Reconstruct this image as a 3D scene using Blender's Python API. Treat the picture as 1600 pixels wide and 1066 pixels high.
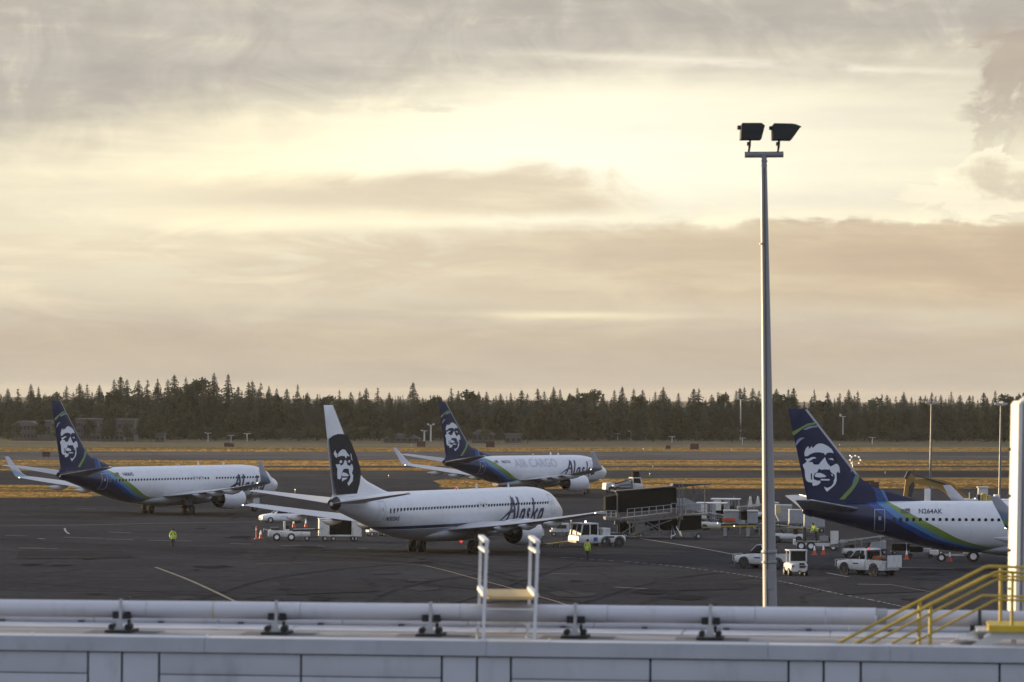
import bpy, bmesh, math, random
from mathutils import Vector, Matrix
import numpy as np
R = math.radians
random.seed(7); NR = np.random.RandomState(11)
for o in list(bpy.data.objects): bpy.data.objects.remove(o)
scene = bpy.context.scene
COL = scene.collection

# ------------------------------------------------------------------ camera
F_PX, CAM_H, HORIZON, ROLL = 6000.0, 13.36, 618.7, 0.0065
PITCH = math.atan((HORIZON - 533.0) / F_PX)
cp, sp, cr, sr = math.cos(PITCH), math.sin(PITCH), math.cos(ROLL), math.sin(ROLL)
FWD = Vector((0, cp, sp)); UP0 = Vector((0, -sp, cp)); RT0 = Vector((1, 0, 0))
RT = RT0 * cr + UP0 * sr; UP = UP0 * cr - RT0 * sr
CAM = Vector((0, 0, CAM_H))
cam_data = bpy.data.cameras.new('camera'); cam = bpy.data.objects.new('camera', cam_data); COL.objects.link(cam)
m = Matrix((RT, UP, -FWD)).transposed().to_4x4(); m.translation = CAM
cam.matrix_world = m
cam_data.sensor_width = 36.0; cam_data.lens = 36.0 * F_PX / 1600.0
cam_data.clip_start = 0.5; cam_data.clip_end = 20000
cam_data.dof.use_dof = True; cam_data.dof.focus_distance = 340; cam_data.dof.aperture_fstop = 4.5
scene.camera = cam

def ray(px, py):
    return FWD + RT * ((px - 800) / F_PX) - UP * ((py - 533) / F_PX)
def G(px, py, z=0.0):
    d = ray(px, py); t = (z - CAM_H) / d.z
    return CAM + d * t
def P(px, py, dist):
    d = ray(px, py); return CAM + d * (dist / d.y)

# ------------------------------------------------------------------ sun
SUN_AZ, SUN_EL = R(-62), R(4.8)          # azimuth from +Y, negative = left of the view
sd = Vector((math.sin(SUN_AZ) * math.cos(SUN_EL), math.cos(SUN_AZ) * math.cos(SUN_EL), math.sin(SUN_EL)))
sun_data = bpy.data.lights.new('sun', 'SUN'); sun = bpy.data.objects.new('sun', sun_data); COL.objects.link(sun)
sun_data.energy = 5.0; sun_data.angle = R(1.5); sun_data.color = (1.0, 0.77, 0.45)
sun.rotation_euler = (-sd).to_track_quat('-Z', 'Y').to_euler(); sun.location = (-60, 50, 60)

# ------------------------------------------------------------------ view
scene.view_settings.view_transform = 'Standard'; scene.view_settings.look = 'None'
scene.view_settings.exposure = 0.85; scene.view_settings.gamma = 1.0
scene.view_settings.use_curve_mapping = False
scene.render.engine = 'CYCLES'
scene.cycles.max_bounces = 6; scene.cycles.volume_bounces = 1

# ------------------------------------------------------------------ node helper
class NT:
    def __init__(s, tree): s.t = tree; s.n = tree.nodes; s.l = tree.links
    def new(s, kind, **kw):
        nd = s.n.new(kind)
        for k, v in kw.items(): setattr(nd, k, v)
        return nd
    def put(s, sock, v):
        if isinstance(v, bpy.types.NodeSocket): s.l.new(v, sock)
        elif v is not None:
            if hasattr(sock.default_value, '__len__'):
                n = len(sock.default_value); v = list(v) if hasattr(v, '__len__') else [v] * n
                if len(v) < n: v = v + [1.0] * (n - len(v))
                sock.default_value = v[:n]
            else: sock.default_value = v
    def m(s, op, a, b=None, c=None, clamp=False):
        nd = s.new('ShaderNodeMath', operation=op, use_clamp=clamp)
        s.put(nd.inputs[0], a)
        if b is not None: s.put(nd.inputs[1], b)
        if c is not None: s.put(nd.inputs[2], c)
        return nd.outputs[0]
    def add(s, a, b): return s.m('ADD', a, b)
    def sub(s, a, b): return s.m('SUBTRACT', a, b)
    def mul(s, a, b): return s.m('MULTIPLY', a, b)
    def sst(s, x, lo, hi):                      # smoothstep lo..hi -> 0..1
        nd = s.new('ShaderNodeMapRange', interpolation_type='SMOOTHSTEP')
        s.put(nd.inputs['Value'], x); s.put(nd.inputs['From Min'], lo); s.put(nd.inputs['From Max'], hi)
        return nd.outputs[0]
    def lin(s, x, lo, hi, a=0.0, b=1.0):
        nd = s.new('ShaderNodeMapRange'); s.put(nd.inputs['Value'], x); s.put(nd.inputs['From Min'], lo); s.put(nd.inputs['From Max'], hi)
        s.put(nd.inputs['To Min'], a); s.put(nd.inputs['To Max'], b); return nd.outputs[0]
    def mix(s, f, a, b, blend='MIX'):
        nd = s.new('ShaderNodeMix', data_type='RGBA', blend_type=blend); nd.clamp_factor = True
        s.put(nd.inputs[0], f); s.put(nd.inputs[6], a); s.put(nd.inputs[7], b); return nd.outputs[2]
    def noise(s, vec, scale, detail=4, rough=0.55, dist=0.0):
        nd = s.new('ShaderNodeTexNoise'); s.put(nd.inputs['Vector'], vec); s.put(nd.inputs['Scale'], scale)
        nd.inputs['Detail'].default_value = detail; nd.inputs['Roughness'].default_value = rough; nd.inputs['Distortion'].default_value = dist
        return nd.outputs['Fac']
    def comb(s, x, y, z):
        nd = s.new('ShaderNodeCombineXYZ'); s.put(nd.inputs[0], x); s.put(nd.inputs[1], y); s.put(nd.inputs[2], z); return nd.outputs[0]
    def sep(s, v):
        nd = s.new('ShaderNodeSeparateXYZ'); s.put(nd.inputs[0], v); return nd.outputs
    def vscale(s, v, sx, sy, sz):
        nd = s.new('ShaderNodeVectorMath', operation='MULTIPLY'); s.put(nd.inputs[0], v); nd.inputs[1].default_value = (sx, sy, sz); return nd.outputs[0]
    def gauss(s, u, e, cu, ce, su, se):         # soft blob
        a = s.m('POWER', s.m('DIVIDE', s.sub(u, cu), su), 2.0); b = s.m('POWER', s.m('DIVIDE', s.sub(e, ce), se), 2.0)
        return s.m('POWER', 2.718, s.mul(s.add(a, b), -1.0))

# ------------------------------------------------------------------ sky: clear low-sun sky under broken evening cloud
world = bpy.data.worlds.new('World'); scene.world = world; world.use_nodes = True
w = NT(world.node_tree); w.n.clear()
sky = w.new('ShaderNodeTexSky', sky_type='NISHITA'); sky.sun_disc = False
sky.sun_elevation = SUN_EL; sky.sun_rotation = SUN_AZ; sky.altitude = 100; sky.air_density = 1.0; sky.dust_density = 2.0
tc = w.new('ShaderNodeTexCoord').outputs['Generated']
dx, dy, dz = w.sep(tc)
az = w.mul(w.m('ARCTAN2', dx, dy), 57.2958); el = w.mul(w.m('ARCSINE', dz), 57.2958)
nv = w.comb(w.mul(az, 0.16), w.mul(el, 0.62), 3.1)
n1 = w.noise(nv, 1.0, 6, 0.58, 0.3)                 # big stretched banks
n2 = w.noise(w.comb(w.mul(az, 0.45), w.mul(el, 1.9), 9.7), 1.0, 7, 0.62, 0.6)   # ragged detail
n3 = w.noise(w.comb(w.mul(az, 0.22), w.mul(el, 2.6), 21.0), 1.0, 5, 0.55, 0.2)  # long streaks
n4 = w.noise(w.comb(w.mul(az, 0.9), w.mul(el, 1.1), 5.0), 1.0, 7, 0.62, 0.8)   # cumulus
c1 = w.sub(n1, 0.5); c2 = w.sub(n2, 0.5); c3 = w.sub(n3, 0.5); c4 = w.sub(n4, 0.5)
elw = w.add(el, w.add(w.mul(c1, 0.9), w.mul(c2, 0.55)))       # warped elevation
azw = w.add(az, w.mul(c2, 2.0))
front = w.sst(w.m('ABSOLUTE', w.add(az, 18)), 100, 25)         # 1 on the sunset side, 0 behind the camera
glow = w.gauss(azw, elw, -0.8, 3.55, 7.5, 1.5)
hi = w.mix(glow, (0.82, 0.755, 0.60), w.mix(w.sst(az, -5, 2), (1.14, 1.04, 0.77), (1.16, 1.11, 0.91)))
wide = w.m('POWER', 2.718, w.mul(w.m('POWER', w.m('DIVIDE', w.sub(el, 4), 14.0), 2.0), -1.0))
col = hi
# lower veil towards the horizon
low = w.sst(elw, 1.75, 0.75)
col = w.mix(w.mul(low, 0.92), col, w.mix(w.sst(el, 0.9, 0.0), (0.645, 0.55, 0.435), (0.575, 0.52, 0.44)))
# middle clouds: a long hump left of centre, a flat tan bank with a crisp ledge on the right, mottled cloud on the left
elb = w.add(el, w.add(w.mul(c2, 0.42), w.mul(c4, 0.30)))
bankc = w.mix(w.sst(az, -5, 7), (0.80, 0.70, 0.54), (0.66, 0.53, 0.385))
bankc = w.mix(w.mul(w.sst(w.add(w.mul(n2, .5), w.mul(n3, .5)), .46, .64), w.lin(az, -5, 4, .55, .16)), bankc, (0.96, 0.87, 0.67))
hump_e = w.add(3.02, w.mul(az, 0.035))
hump = w.mul(w.mul(w.sst(w.m('ABSOLUTE', w.sub(elb, hump_e)), 0.50, 0.16), w.sst(w.add(az, w.mul(c2, 3)), -6.5, -3.0)), w.sst(w.add(w.add(az, w.mul(el, .9)), w.mul(c4, 2.0)), 4.9, 3.7))
ledge = 2.62
right_ = w.sst(w.add(az, w.mul(c2, 5)), -3.6, 0.4)
mott = w.mul(w.sst(w.add(w.mul(n2, .6), w.mul(n1, .4)), .43, .55), w.sst(el, 2.75, 2.35))
flat = w.mul(w.sst(elb, 2.72, w.lin(az, 0, 4, 2.25, 2.54)), w.sst(w.add(elb, w.mul(c3, .5)), 1.0, 1.6))
bank = w.m('MAXIMUM', w.mul(hump, .88), w.mul(flat, w.add(right_, w.mul(w.sub(1.0, right_), mott))))
col = w.mix(w.mul(bank, 0.88), col, bankc)
rim = w.mul(w.mul(w.sst(elb, w.sub(ledge, 0.04), w.add(ledge, 0.05)), w.sst(elb, w.add(ledge, 0.30), w.add(ledge, 0.06))), w.sst(az, .6, 2.4))
col = w.mix(w.mul(w.mul(rim, 0.85), w.sst(n4, .36, .55)), col, (1.06, 0.97, 0.74))
gapl = w.gauss(w.add(az, w.mul(c2, 3)), w.add(el, w.mul(c2, .35)), -3.4, 2.62, 2.2, 0.16)
col = w.mix(w.mul(gapl, .8), col, (1.08, 0.99, 0.74))
# bright slit low in the middle
slit = w.gauss(w.add(az, w.mul(c2, 1.5)), w.add(el, w.mul(c2, 0.10)), 0.75, 1.21, 1.7, 0.055)
col = w.mix(w.mul(slit, 0.85), col, (0.98, 0.88, 0.64))
# upper grey deck, lower on the left
deck_e = w.add(w.lin(az, -7.6, 1.5, 3.75, 5.05), w.add(w.mul(c3, 0.3), w.mul(c4, 0.5)))
deck = w.sst(w.add(el, w.add(w.mul(c1, 1.3), w.mul(c2, 0.35))), w.sub(deck_e, 0.75), w.add(deck_e, 0.55))
streak = w.mul(w.sst(w.add(w.mul(n3, .5), w.mul(n4, .5)), 0.54, 0.70), 0.45)
deckc = w.mix(w.sst(w.add(w.mul(c4, .7), w.mul(c1, .6)), -0.14, 0.16), (0.545, 0.505, 0.455), (0.66, 0.615, 0.545))
col = w.mix(w.mul(deck, w.sub(0.93, w.mul(streak, 0.7))), col, deckc)
st2 = w.mul(w.gauss(w.add(az, w.mul(c1, 3)), w.add(w.add(el, w.mul(az, 0.045)), w.mul(c2, 0.22)), 3.6, 5.13, 3.2, 0.07), w.sst(n2, .38, .55))
col = w.mix(w.mul(st2, .85), col, (1.0, 0.94, 0.78))
# small grey rags in the bright part
rag = w.mul(w.sst(w.add(w.mul(n2, .6), w.mul(n3, .4)), 0.56, 0.64), w.gauss(az, el, -1.4, 4.15, 3.0, 0.22))
col = w.mix(w.mul(rag, 0.8), col, (0.74, 0.69, 0.59))
# towering cumulus on the right
cum_d = w.add(w.sub(az, w.add(6.75, w.mul(w.m('ABSOLUTE', w.sub(el, 4.6)), 0.10))), w.mul(c4, 2.3))
cum = w.mul(w.mul(w.sst(cum_d, -0.10, 0.22), w.sst(el, 2.5, 2.75)), w.sst(w.add(el, w.mul(c4, 1.2)), 5.7, 5.3))
cumc = w.mix(w.sst(w.add(el, w.mul(c4, 3.0)), 3.2, 4.9), (0.93, 0.86, 0.68), (0.56, 0.49, 0.415))
cumc = w.mix(w.mul(w.sst(c4, 0.02, 0.14), 0.6), cumc, (0.95, 0.90, 0.74))
col = w.mix(w.mul(cum, 0.9), col, cumc)
cu2 = w.add(w.gauss(az, el, 7.3, 3.12, 1.7, 0.62), w.mul(c4, 1.5))
cu2m = w.mul(w.sst(cu2, 0.50, 0.58), w.sst(el, 2.56, 2.70))
cu2c = w.mix(w.sst(w.add(cu2, w.mul(c2, 1.6)), 1.15, 0.62), (0.76, 0.685, 0.54), (1.05, 0.975, 0.77))
col = w.mix(w.mul(cu2m, 0.85), col, cu2c)
vary = w.lin(w.add(w.mul(n2, .5), w.mul(n3, .5)), .32, .68, .91, 1.07)
col = w.mix(1.0, col, w.comb(vary, vary, w.lin(vary, .9, 1.07, .93, 1.05)), 'MULTIPLY')
mauve = w.mul(w.sst(w.add(w.mul(n1, .6), w.mul(n3, .4)), .47, .62), w.sst(el, 2.3, .6))
col = w.mix(w.mul(mauve, .5), col, (0.56, 0.49, 0.43))
# the rest of the dome: the clear sky with the same broken cloud drifting over it
skyc = w.mix(1.0, sky.outputs[0], (0.15, 0.15, 0.15), 'MULTIPLY')
cloudback = w.mix(w.sst(n1, 0.30, 0.60), skyc, (0.80, 0.88, 1.10))
high = w.sst(el, 22, 7)                                        # low evening cloud only near the horizon
gm = w.new('ShaderNodeGamma'); w.put(gm.inputs[0], col); gm.inputs[1].default_value = 1.18; col = gm.outputs[0]
fin = w.mix(w.mul(front, high), cloudback, col)
bg = w.new('ShaderNodeBackground'); w.put(bg.inputs[0], fin); bg.inputs[1].default_value = 0.555
wo = w.new('ShaderNodeOutputWorld'); w.l.new(bg.outputs[0], wo.inputs[0])
world.cycles.sampling_method = 'MANUAL'; world.cycles.sample_map_resolution = 1024

# ------------------------------------------------------------------ materials
MATS = {}
def mat(name, col, rough=0.5, metal=0.0, var=0.12, vscale=3.0, bump=0.0, bscale=30.0, spec=0.5, emit=None, estr=0.0, trans=0.0, dirt=0.0):
    if name in MATS: return MATS[name]
    mt = bpy.data.materials.new(name); mt.use_nodes = True
    t = NT(mt.node_tree); b = t.n['Principled BSDF']
    tcn = t.new('ShaderNodeTexCoord').outputs['Object']
    n = t.noise(tcn, vscale, 5, 0.6)
    f = t.lin(n, 0.25, 0.75, 1.0 - var, 1.0 + var * 0.6)
    c = t.mix(1.0, tuple(col) + (1,), t.comb(f, f, f), 'MULTIPLY')
    if dirt > 0:
        d = t.sst(t.noise(t.vscale(tcn, 1, 1, 0.35), vscale * 2.3, 6, 0.65), 0.52, 0.75)
        c = t.mix(t.mul(d, dirt), c, (0.09, 0.075, 0.06, 1))
    t.put(b.inputs['Base Color'], c)
    t.put(b.inputs['Roughness'], t.lin(t.noise(tcn, vscale * 1.7, 3), 0.3, 0.7, max(0.02, rough * 0.85), min(1, rough * 1.15)))
    b.inputs['Metallic'].default_value = metal; b.inputs['Specular IOR Level'].default_value = spec
    if bump > 0:
        bp = t.new('ShaderNodeBump'); bp.inputs['Strength'].default_value = bump; bp.inputs['Distance'].default_value = 0.05
        t.put(bp.inputs['Height'], t.noise(tcn, bscale, 5)); t.l.new(bp.outputs[0], b.inputs['Normal'])
    if emit:
        b.inputs['Emission Color'].default_value = tuple(emit) + (1,); b.inputs['Emission Strength'].default_value = estr
    MATS[name] = mt; return mt

M_white = mat('white_paint', (0.78, 0.78, 0.78), 0.35, var=0.08, dirt=0.18)
M_gse = mat('service_white', (0.56, 0.56, 0.545), 0.45, var=0.15, vscale=2.0, dirt=0.55)
M_cream = mat('cream_paint', (0.62, 0.60, 0.54), 0.5, var=0.12, dirt=0.3)
M_black = mat('black_rubber', (0.018, 0.018, 0.018), 0.75, var=0.3)
M_dark = mat('dark_metal', (0.03, 0.03, 0.032), 0.55, var=0.3)
M_grey = mat('grey_steel', (0.15, 0.15, 0.145), 0.5, metal=0.3, var=0.2, dirt=0.3)
M_lgrey = mat('light_grey_paint', (0.30, 0.31, 0.325), 0.45, var=0.15, dirt=0.4)
M_galv = mat('galvanised_steel', (0.42, 0.42, 0.42), 0.42, metal=0.6, var=0.15)
M_glass = mat('dark_glass', (0.012, 0.014, 0.016), 0.3, var=0.1, spec=0.12)
M_yellow = mat('yellow_paint', (0.44, 0.31, 0.03), 0.5, var=0.25, vscale=6, dirt=0.45)
M_orange = mat('orange_plastic', (0.50, 0.07, 0.02), 0.5)
M_red = mat('red_paint', (0.55, 0.03, 0.02), 0.45)
M_hivis = mat('hi_vis_yellow', (0.42, 0.55, 0.05), 0.7, var=0.15)
M_cloth = mat('dark_cloth', (0.015, 0.016, 0.022), 0.9)
M_skin = mat('skin', (0.45, 0.25, 0.17), 0.6)
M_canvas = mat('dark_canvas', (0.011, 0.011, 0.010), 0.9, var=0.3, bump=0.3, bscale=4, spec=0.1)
M_blue = mat('blue_marking', (0.02, 0.05, 0.25), 0.4)
M_hub = mat('wheel_hub', (0.45, 0.45, 0.46), 0.35, metal=0.5)
M_lampw = mat('lamp_white', (0.9, 0.9, 0.85), 0.4, emit=(1, 0.95, 0.82), estr=2.2)
M_lampr = mat('lamp_red', (0.7, 0.02, 0.02), 0.4, emit=(1, 0.08, 0.06), estr=.5)
M_glint = mat('field_lamp', (.8, .78, .7), .4, emit=(1, .95, .85), estr=.9)
M_wood = mat('plywood', (0.36, 0.24, 0.12), 0.7, var=0.2)

# ------------------------------------------------------------------ mesh helper
class MB:
    def __init__(s): s.v = []; s.f = []; s.mi = []
    def _add(s, vs, fs, mi=0):
        o = len(s.v); s.v += [tuple(x) for x in vs]; s.f += [tuple(i + o for i in f) for f in fs]; s.mi += [mi] * len(fs); return s
    def box(s, x0, x1, y0, y1, z0, z1, mi=0, bev=0.0):
        if bev <= 0:
            vs = [(x, y, z) for z in (z0, z1) for y in (y0, y1) for x in (x0, x1)]
            fs = [(0, 2, 3, 1), (4, 5, 7, 6), (0, 1, 5, 4), (2, 6, 7, 3), (0, 4, 6, 2), (1, 3, 7, 5)]
            return s._add(vs, fs, mi)
        b = min(bev, (x1 - x0) * .49, (y1 - y0) * .49, (z1 - z0) * .49)
        bm = bmesh.new(); bmesh.ops.create_cube(bm, size=1.0)
        for v in bm.verts: v.co = Vector(((x0 + x1) / 2 + v.co.x * (x1 - x0), (y0 + y1) / 2 + v.co.y * (y1 - y0), (z0 + z1) / 2 + v.co.z * (z1 - z0)))
        bmesh.ops.bevel(bm, geom=bm.edges[:], offset=b, segments=2, affect='EDGES', profile=0.7)
        bm.verts.index_update(); s._add([v.co[:] for v in bm.verts], [[v.index for v in f.verts] for f in bm.faces], mi); bm.free(); return s
    def tube(s, pts, r, n=8, mi=0, cap=True):
        pts = [Vector(p) for p in pts]; rs = r if hasattr(r, '__len__') else [r] * len(pts)
        vs = []; fs = []
        for i, p in enumerate(pts):
            t = (pts[min(i + 1, len(pts) - 1)] - pts[max(i - 1, 0)]).normalized()
            a = t.cross(Vector((0, 0, 1)) if abs(t.z) < 0.9 else Vector((1, 0, 0))).normalized(); b = t.cross(a)
            for k in range(n):
                th = 2 * math.pi * k / n; vs.append(p + (a * math.cos(th) + b * math.sin(th)) * rs[i])
        for i in range(len(pts) - 1):
            for k in range(n): k2 = (k + 1) % n; fs.append((i * n + k, i * n + k2, (i + 1) * n + k2, (i + 1) * n + k))
        if cap: fs.append(tuple(range(n))[::-1]); fs.append(tuple((len(pts) - 1) * n + k for k in range(n)))
        return s._add(vs, fs, mi)
    def bar(s, p, q, w, h=None, mi=0):
        h = h or w; p = Vector(p); q = Vector(q); t = (q - p).normalized()
        a = t.cross(Vector((0, 0, 1)) if abs(t.z) < 0.95 else Vector((1, 0, 0))).normalized(); b = a.cross(t)
        vs = [c + a * (i * w / 2) + b * (j * h / 2) for c in (p, q) for i, j in ((-1, -1), (1, -1), (1, 1), (-1, 1))]
        return s._add(vs, [(3, 2, 1, 0), (4, 5, 6, 7), (0, 1, 5, 4), (1, 2, 6, 5), (2, 3, 7, 6), (3, 0, 4, 7)], mi)
    def lathe(s, prof, c, axis, n=20, mi=0, closed=False):
        c = Vector(c); ax = Vector(axis).normalized()
        a = ax.cross(Vector((0, 0, 1)) if abs(ax.z) < 0.9 else Vector((1, 0, 0))).normalized(); b = ax.cross(a)
        vs = []; fs = []
        for (d, r) in prof:
            for k in range(n): th = 2 * math.pi * k / n; vs.append(c + ax * d + (a * math.cos(th) + b * math.sin(th)) * r)
        for i in range(len(prof) - 1):
            for k in range(n): k2 = (k + 1) % n; fs.append((i * n + k, i * n + k2, (i + 1) * n + k2, (i + 1) * n + k))
        if closed: fs.append(tuple(range(n))[::-1]); fs.append(tuple((len(prof) - 1) * n + k for k in range(n)))
        return s._add(vs, fs, mi)
    def loft(s, rings, mi=0, cap=True):
        n = len(rings[0]); vs = [p for r in rings for p in r]; fs = []
        for i in range(len(rings) - 1):
            for k in range(n): k2 = (k + 1) % n; fs.append((i * n + k, i * n + k2, (i + 1) * n + k2, (i + 1) * n + k))
        if cap: fs.append(tuple(range(n))[::-1]); fs.append(tuple((len(rings) - 1) * n + k for k in range(n)))
        return s._add(vs, fs, mi)
    def prism(s, pts, y0, y1, mi=0):              # outline in x,z extruded along y
        n = len(pts); vs = [(x, y0, z) for x, z in pts] + [(x, y1, z) for x, z in pts]
        fs = [tuple(range(n)), tuple(range(2 * n - 1, n - 1, -1))] + [(i, i + n, (i + 1) % n + n, (i + 1) % n) for i in range(n)]
        return s._add(vs, fs, mi)
    def mesh(s, name, mats, smooth=None):
        me = bpy.data.meshes.new(name); me.from_pydata([tuple(v) for v in s.v], [], s.f)
        for mt in (mats if isinstance(mats, (list, tuple)) else [mats]): me.materials.append(mt)
        me.polygons.foreach_set('material_index', s.mi)
        bm = bmesh.new(); bm.from_mesh(me); bmesh.ops.recalc_face_normals(bm, faces=bm.faces[:])
        if smooth is not None:
            for f in bm.faces: f.smooth = True
            for e in bm.edges: e.smooth = len(e.link_faces) == 2 and e.calc_face_angle(0) < R(smooth)
        bm.to_mesh(me); bm.free(); return me
    def build(s, name, mats, parent=None, smooth=None):
        return link(name, s.mesh(name, mats, smooth), parent)
def link(name, me, parent=None):
    o = bpy.data.objects.new(name, me); COL.objects.link(o)
    if parent: o.parent = parent
    return o
def tag(o, label, cat, group=None):
    o['label'] = label; o['category'] = cat
    if group: o['group'] = group
    return o
def structure(o): o['kind'] = 'structure'; return o
def stuff(o): o['kind'] = 'stuff'; return o
def thing(name, label, cat, loc=(0, 0, 0), rz=0.0, group=None):
    o = bpy.data.objects.new(name, None); COL.objects.link(o); o.empty_display_size = 0.3
    o.location = loc; o.rotation_euler = (0, 0, rz); return tag(o, label, cat, group)
def copy_tree(o, parent=None):
    c = o.copy(); COL.objects.link(c)
    if parent: c.parent = parent
    for ch in list(o.children): copy_tree(ch, c)
    return c
def wheel(parent, c, r, wd, axis=(0, 1, 0), hub=None, name='wheel'):
    ax = Vector(axis)
    t = MB().lathe([(-wd / 2, r * .55), (-wd / 2, r * .9), (-wd * .38, r), (wd * .38, r), (wd / 2, r * .9), (wd / 2, r * .55)], c, ax, 22).build(name, M_black, parent, 40)
    MB().lathe([(-wd * .42, 0.001), (-wd * .42, r * .56), (wd * .42, r * .56), (wd * .42, 0.001)], c, ax, 16).build('rim', hub or M_hub, t, 40)
    return t
# ------------------------------------------------------------------ ground
def surf_mat(name, c1, c2, c3, scale, rough, streak=None, spec=0.3, bump=0.15):
    mt = bpy.data.materials.new(name); mt.use_nodes = True; t = NT(mt.node_tree); b = t.n['Principled BSDF']
    tcn = t.new('ShaderNodeTexCoord').outputs['Object']
    n = t.noise(tcn, scale, 6, 0.6); n2 = t.noise(tcn, scale * 0.12, 5, 0.6); n3 = t.noise(tcn, scale * 9, 3, 0.6)
    c = t.mix(t.sst(n, 0.35, 0.65), c1, c2); c = t.mix(t.sst(n2, 0.42, 0.66), c, c3)
    if streak:
        st = t.noise(t.vscale(tcn, 0.05, 0.9, 1.0), 1.0, 5, 0.6); c = t.mix(t.mul(t.sst(st, 0.55, 0.72), 0.6), c, streak)
    if streak and 'apron' in name:
        sp = t.sst(t.noise(tcn, 0.55, 4, .7, .5), .60, .74); c = t.mix(t.mul(sp, .55), c, (0.018, 0.0175, 0.018, 1))        # oil
        lt = t.sst(t.noise(t.vscale(tcn, .9, .12, 1), .22, 6, .65), .56, .72); c = t.mix(t.mul(lt, .5), c, (0.068, 0.066, 0.066, 1))   # worn lanes
        tm = t.m('PINGPONG', t.add(t.sep(tcn)[0], t.mul(t.sub(t.noise(tcn, .02, 2), .5), 60.0)), 9.0); tmk = t.mul(t.sst(tm, .5, .1), t.sst(n, .45, .6)); c = t.mix(t.mul(tmk, .5), c, (0.016, 0.016, 0.017, 1))   # tyre marks
        tz = t.m('PINGPONG', t.add(t.add(t.sep(tcn)[1], t.mul(t.sep(tcn)[0], .35)), t.mul(t.sub(t.noise(tcn, .015, 2), .5), 40.0)), 14.0); c = t.mix(t.mul(t.mul(t.sst(tz, .55, .12), t.sst(n2, .42, .58)), .55), c, (0.017, 0.017, 0.018, 1))
    f = t.lin(n3, 0.3, 0.7, 0.8, 1.15); c = t.mix(1.0, c, t.comb(f, f, f), 'MULTIPLY')
    t.put(b.inputs['Base Color'], c); t.put(b.inputs['Roughness'], t.lin(n, .3, .7, rough * .85, min(1, rough * 1.1))); b.inputs['Specular IOR Level'].default_value = 0.0
    bp = t.new('ShaderNodeBump'); bp.inputs['Strength'].default_value = bump; bp.inputs['Distance'].default_value = 0.05
    t.put(bp.inputs['Height'], n3); t.l.new(bp.outputs[0], b.inputs['Normal'])
    return mt
M_asph = surf_mat('apron_asphalt', (0.049, 0.0485, 0.051, 1), (0.060, 0.0595, 0.062, 1), (0.042, 0.0415, 0.044, 1), 0.12, 1.0, (0.023, 0.022, 0.023, 1), spec=0.08)
M_rwy = surf_mat('runway_concrete', (0.095, 0.09, 0.09, 1), (0.13, 0.125, 0.12, 1), (0.07, 0.067, 0.067, 1), 0.05, 1.0, (0.05, 0.048, 0.048, 1), spec=0.1)
M_taxi = surf_mat('taxiway_asphalt', (0.055, 0.053, 0.053, 1), (0.075, 0.072, 0.070, 1), (0.042, 0.04, 0.04, 1), 0.07, 1.0, (0.03, 0.029, 0.03, 1), spec=0.1)
M_grass = surf_mat('dry_grass', (0.31, 0.20, 0.08, 1), (0.21, 0.145, 0.06, 1), (0.11, 0.092, 0.042, 1), 0.06, 0.95, (0.10, 0.085, 0.03, 1), spec=0.1)
M_field = surf_mat('far_field', (0.15, 0.125, 0.085, 1), (0.105, 0.10, 0.06, 1), (0.18, 0.145, 0.09, 1), 0.03, 0.95, (0.07, 0.075, 0.035, 1), spec=0.1)

def sheet(name, pts, z, mt):
    me = bpy.data.meshes.new(name); me.from_pydata([(p[0], p[1], z) for p in pts], [], [tuple(range(len(pts)))])
    me.materials.append(mt); o = link(name, me)
    if me.polygons[0].normal.z < 0: me.flip_normals()
    return structure(o)
g = MB(); g._add([(-6000, -300, 0), (6000, -300, 0), (6000, 12000, 0), (-6000, 12000, 0)], [(0, 1, 2, 3)])
structure(g.build('ground', M_asph))
def band(name, ytop, ybot, z, mt, x0=-900, x1=2500):
    wob = lambda i, y: (y + 0.35 * math.sin(i * 1.7 + y))
    N = 18; xs = [x0 + (x1 - x0) * i / N for i in range(N + 1)]
    pts = [G(x, wob(i, ytop)) for i, x in enumerate(xs)] + [G(x, wob(i + 3, ybot)) for i, x in reversed(list(enumerate(xs)))]
    return sheet(name, pts, z, mt)
band('far_field', 668, 694.5, 0.004, M_field)
band('grass_verge', 694.5, 700, 0.006, M_field)
band('grass_strip', 699.5, 706.5, 0.009, M_grass)
band('runway', 706.8, 718.6, 0.013, M_rwy)
band('grass_strip', 718.8, 728.6, 0.017, M_grass)
band('taxiway', 728.6, 731.2, 0.021, M_taxi)
band('grass_strip', 731.0, 735.6, 0.025, M_grass)
band('taxiway', 735.6, 748.5, 0.029, M_taxi)
GR = [G(676, 752), G(690, 749.5), G(720, 748.4), G(900, 748), G(1250, 747), G(1700, 746.5), G(2300, 746), G(2300, 763), G(1700, 763.5), G(1300, 764), G(1000, 764.5), G(800, 764.5), G(720, 763.5), G(690, 758)]
sheet('grass_island', GR, 0.033, M_grass)
GL = [G(-800, 755), G(-300, 756), G(0, 757.5), G(60, 758), G(110, 760), G(150, 765), G(168, 771), G(160, 775.5), G(120, 777.5), G(60, 778.5), G(-300, 779), G(-800, 779)]
sheet('grass_island', GL, 0.033, M_grass)

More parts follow.
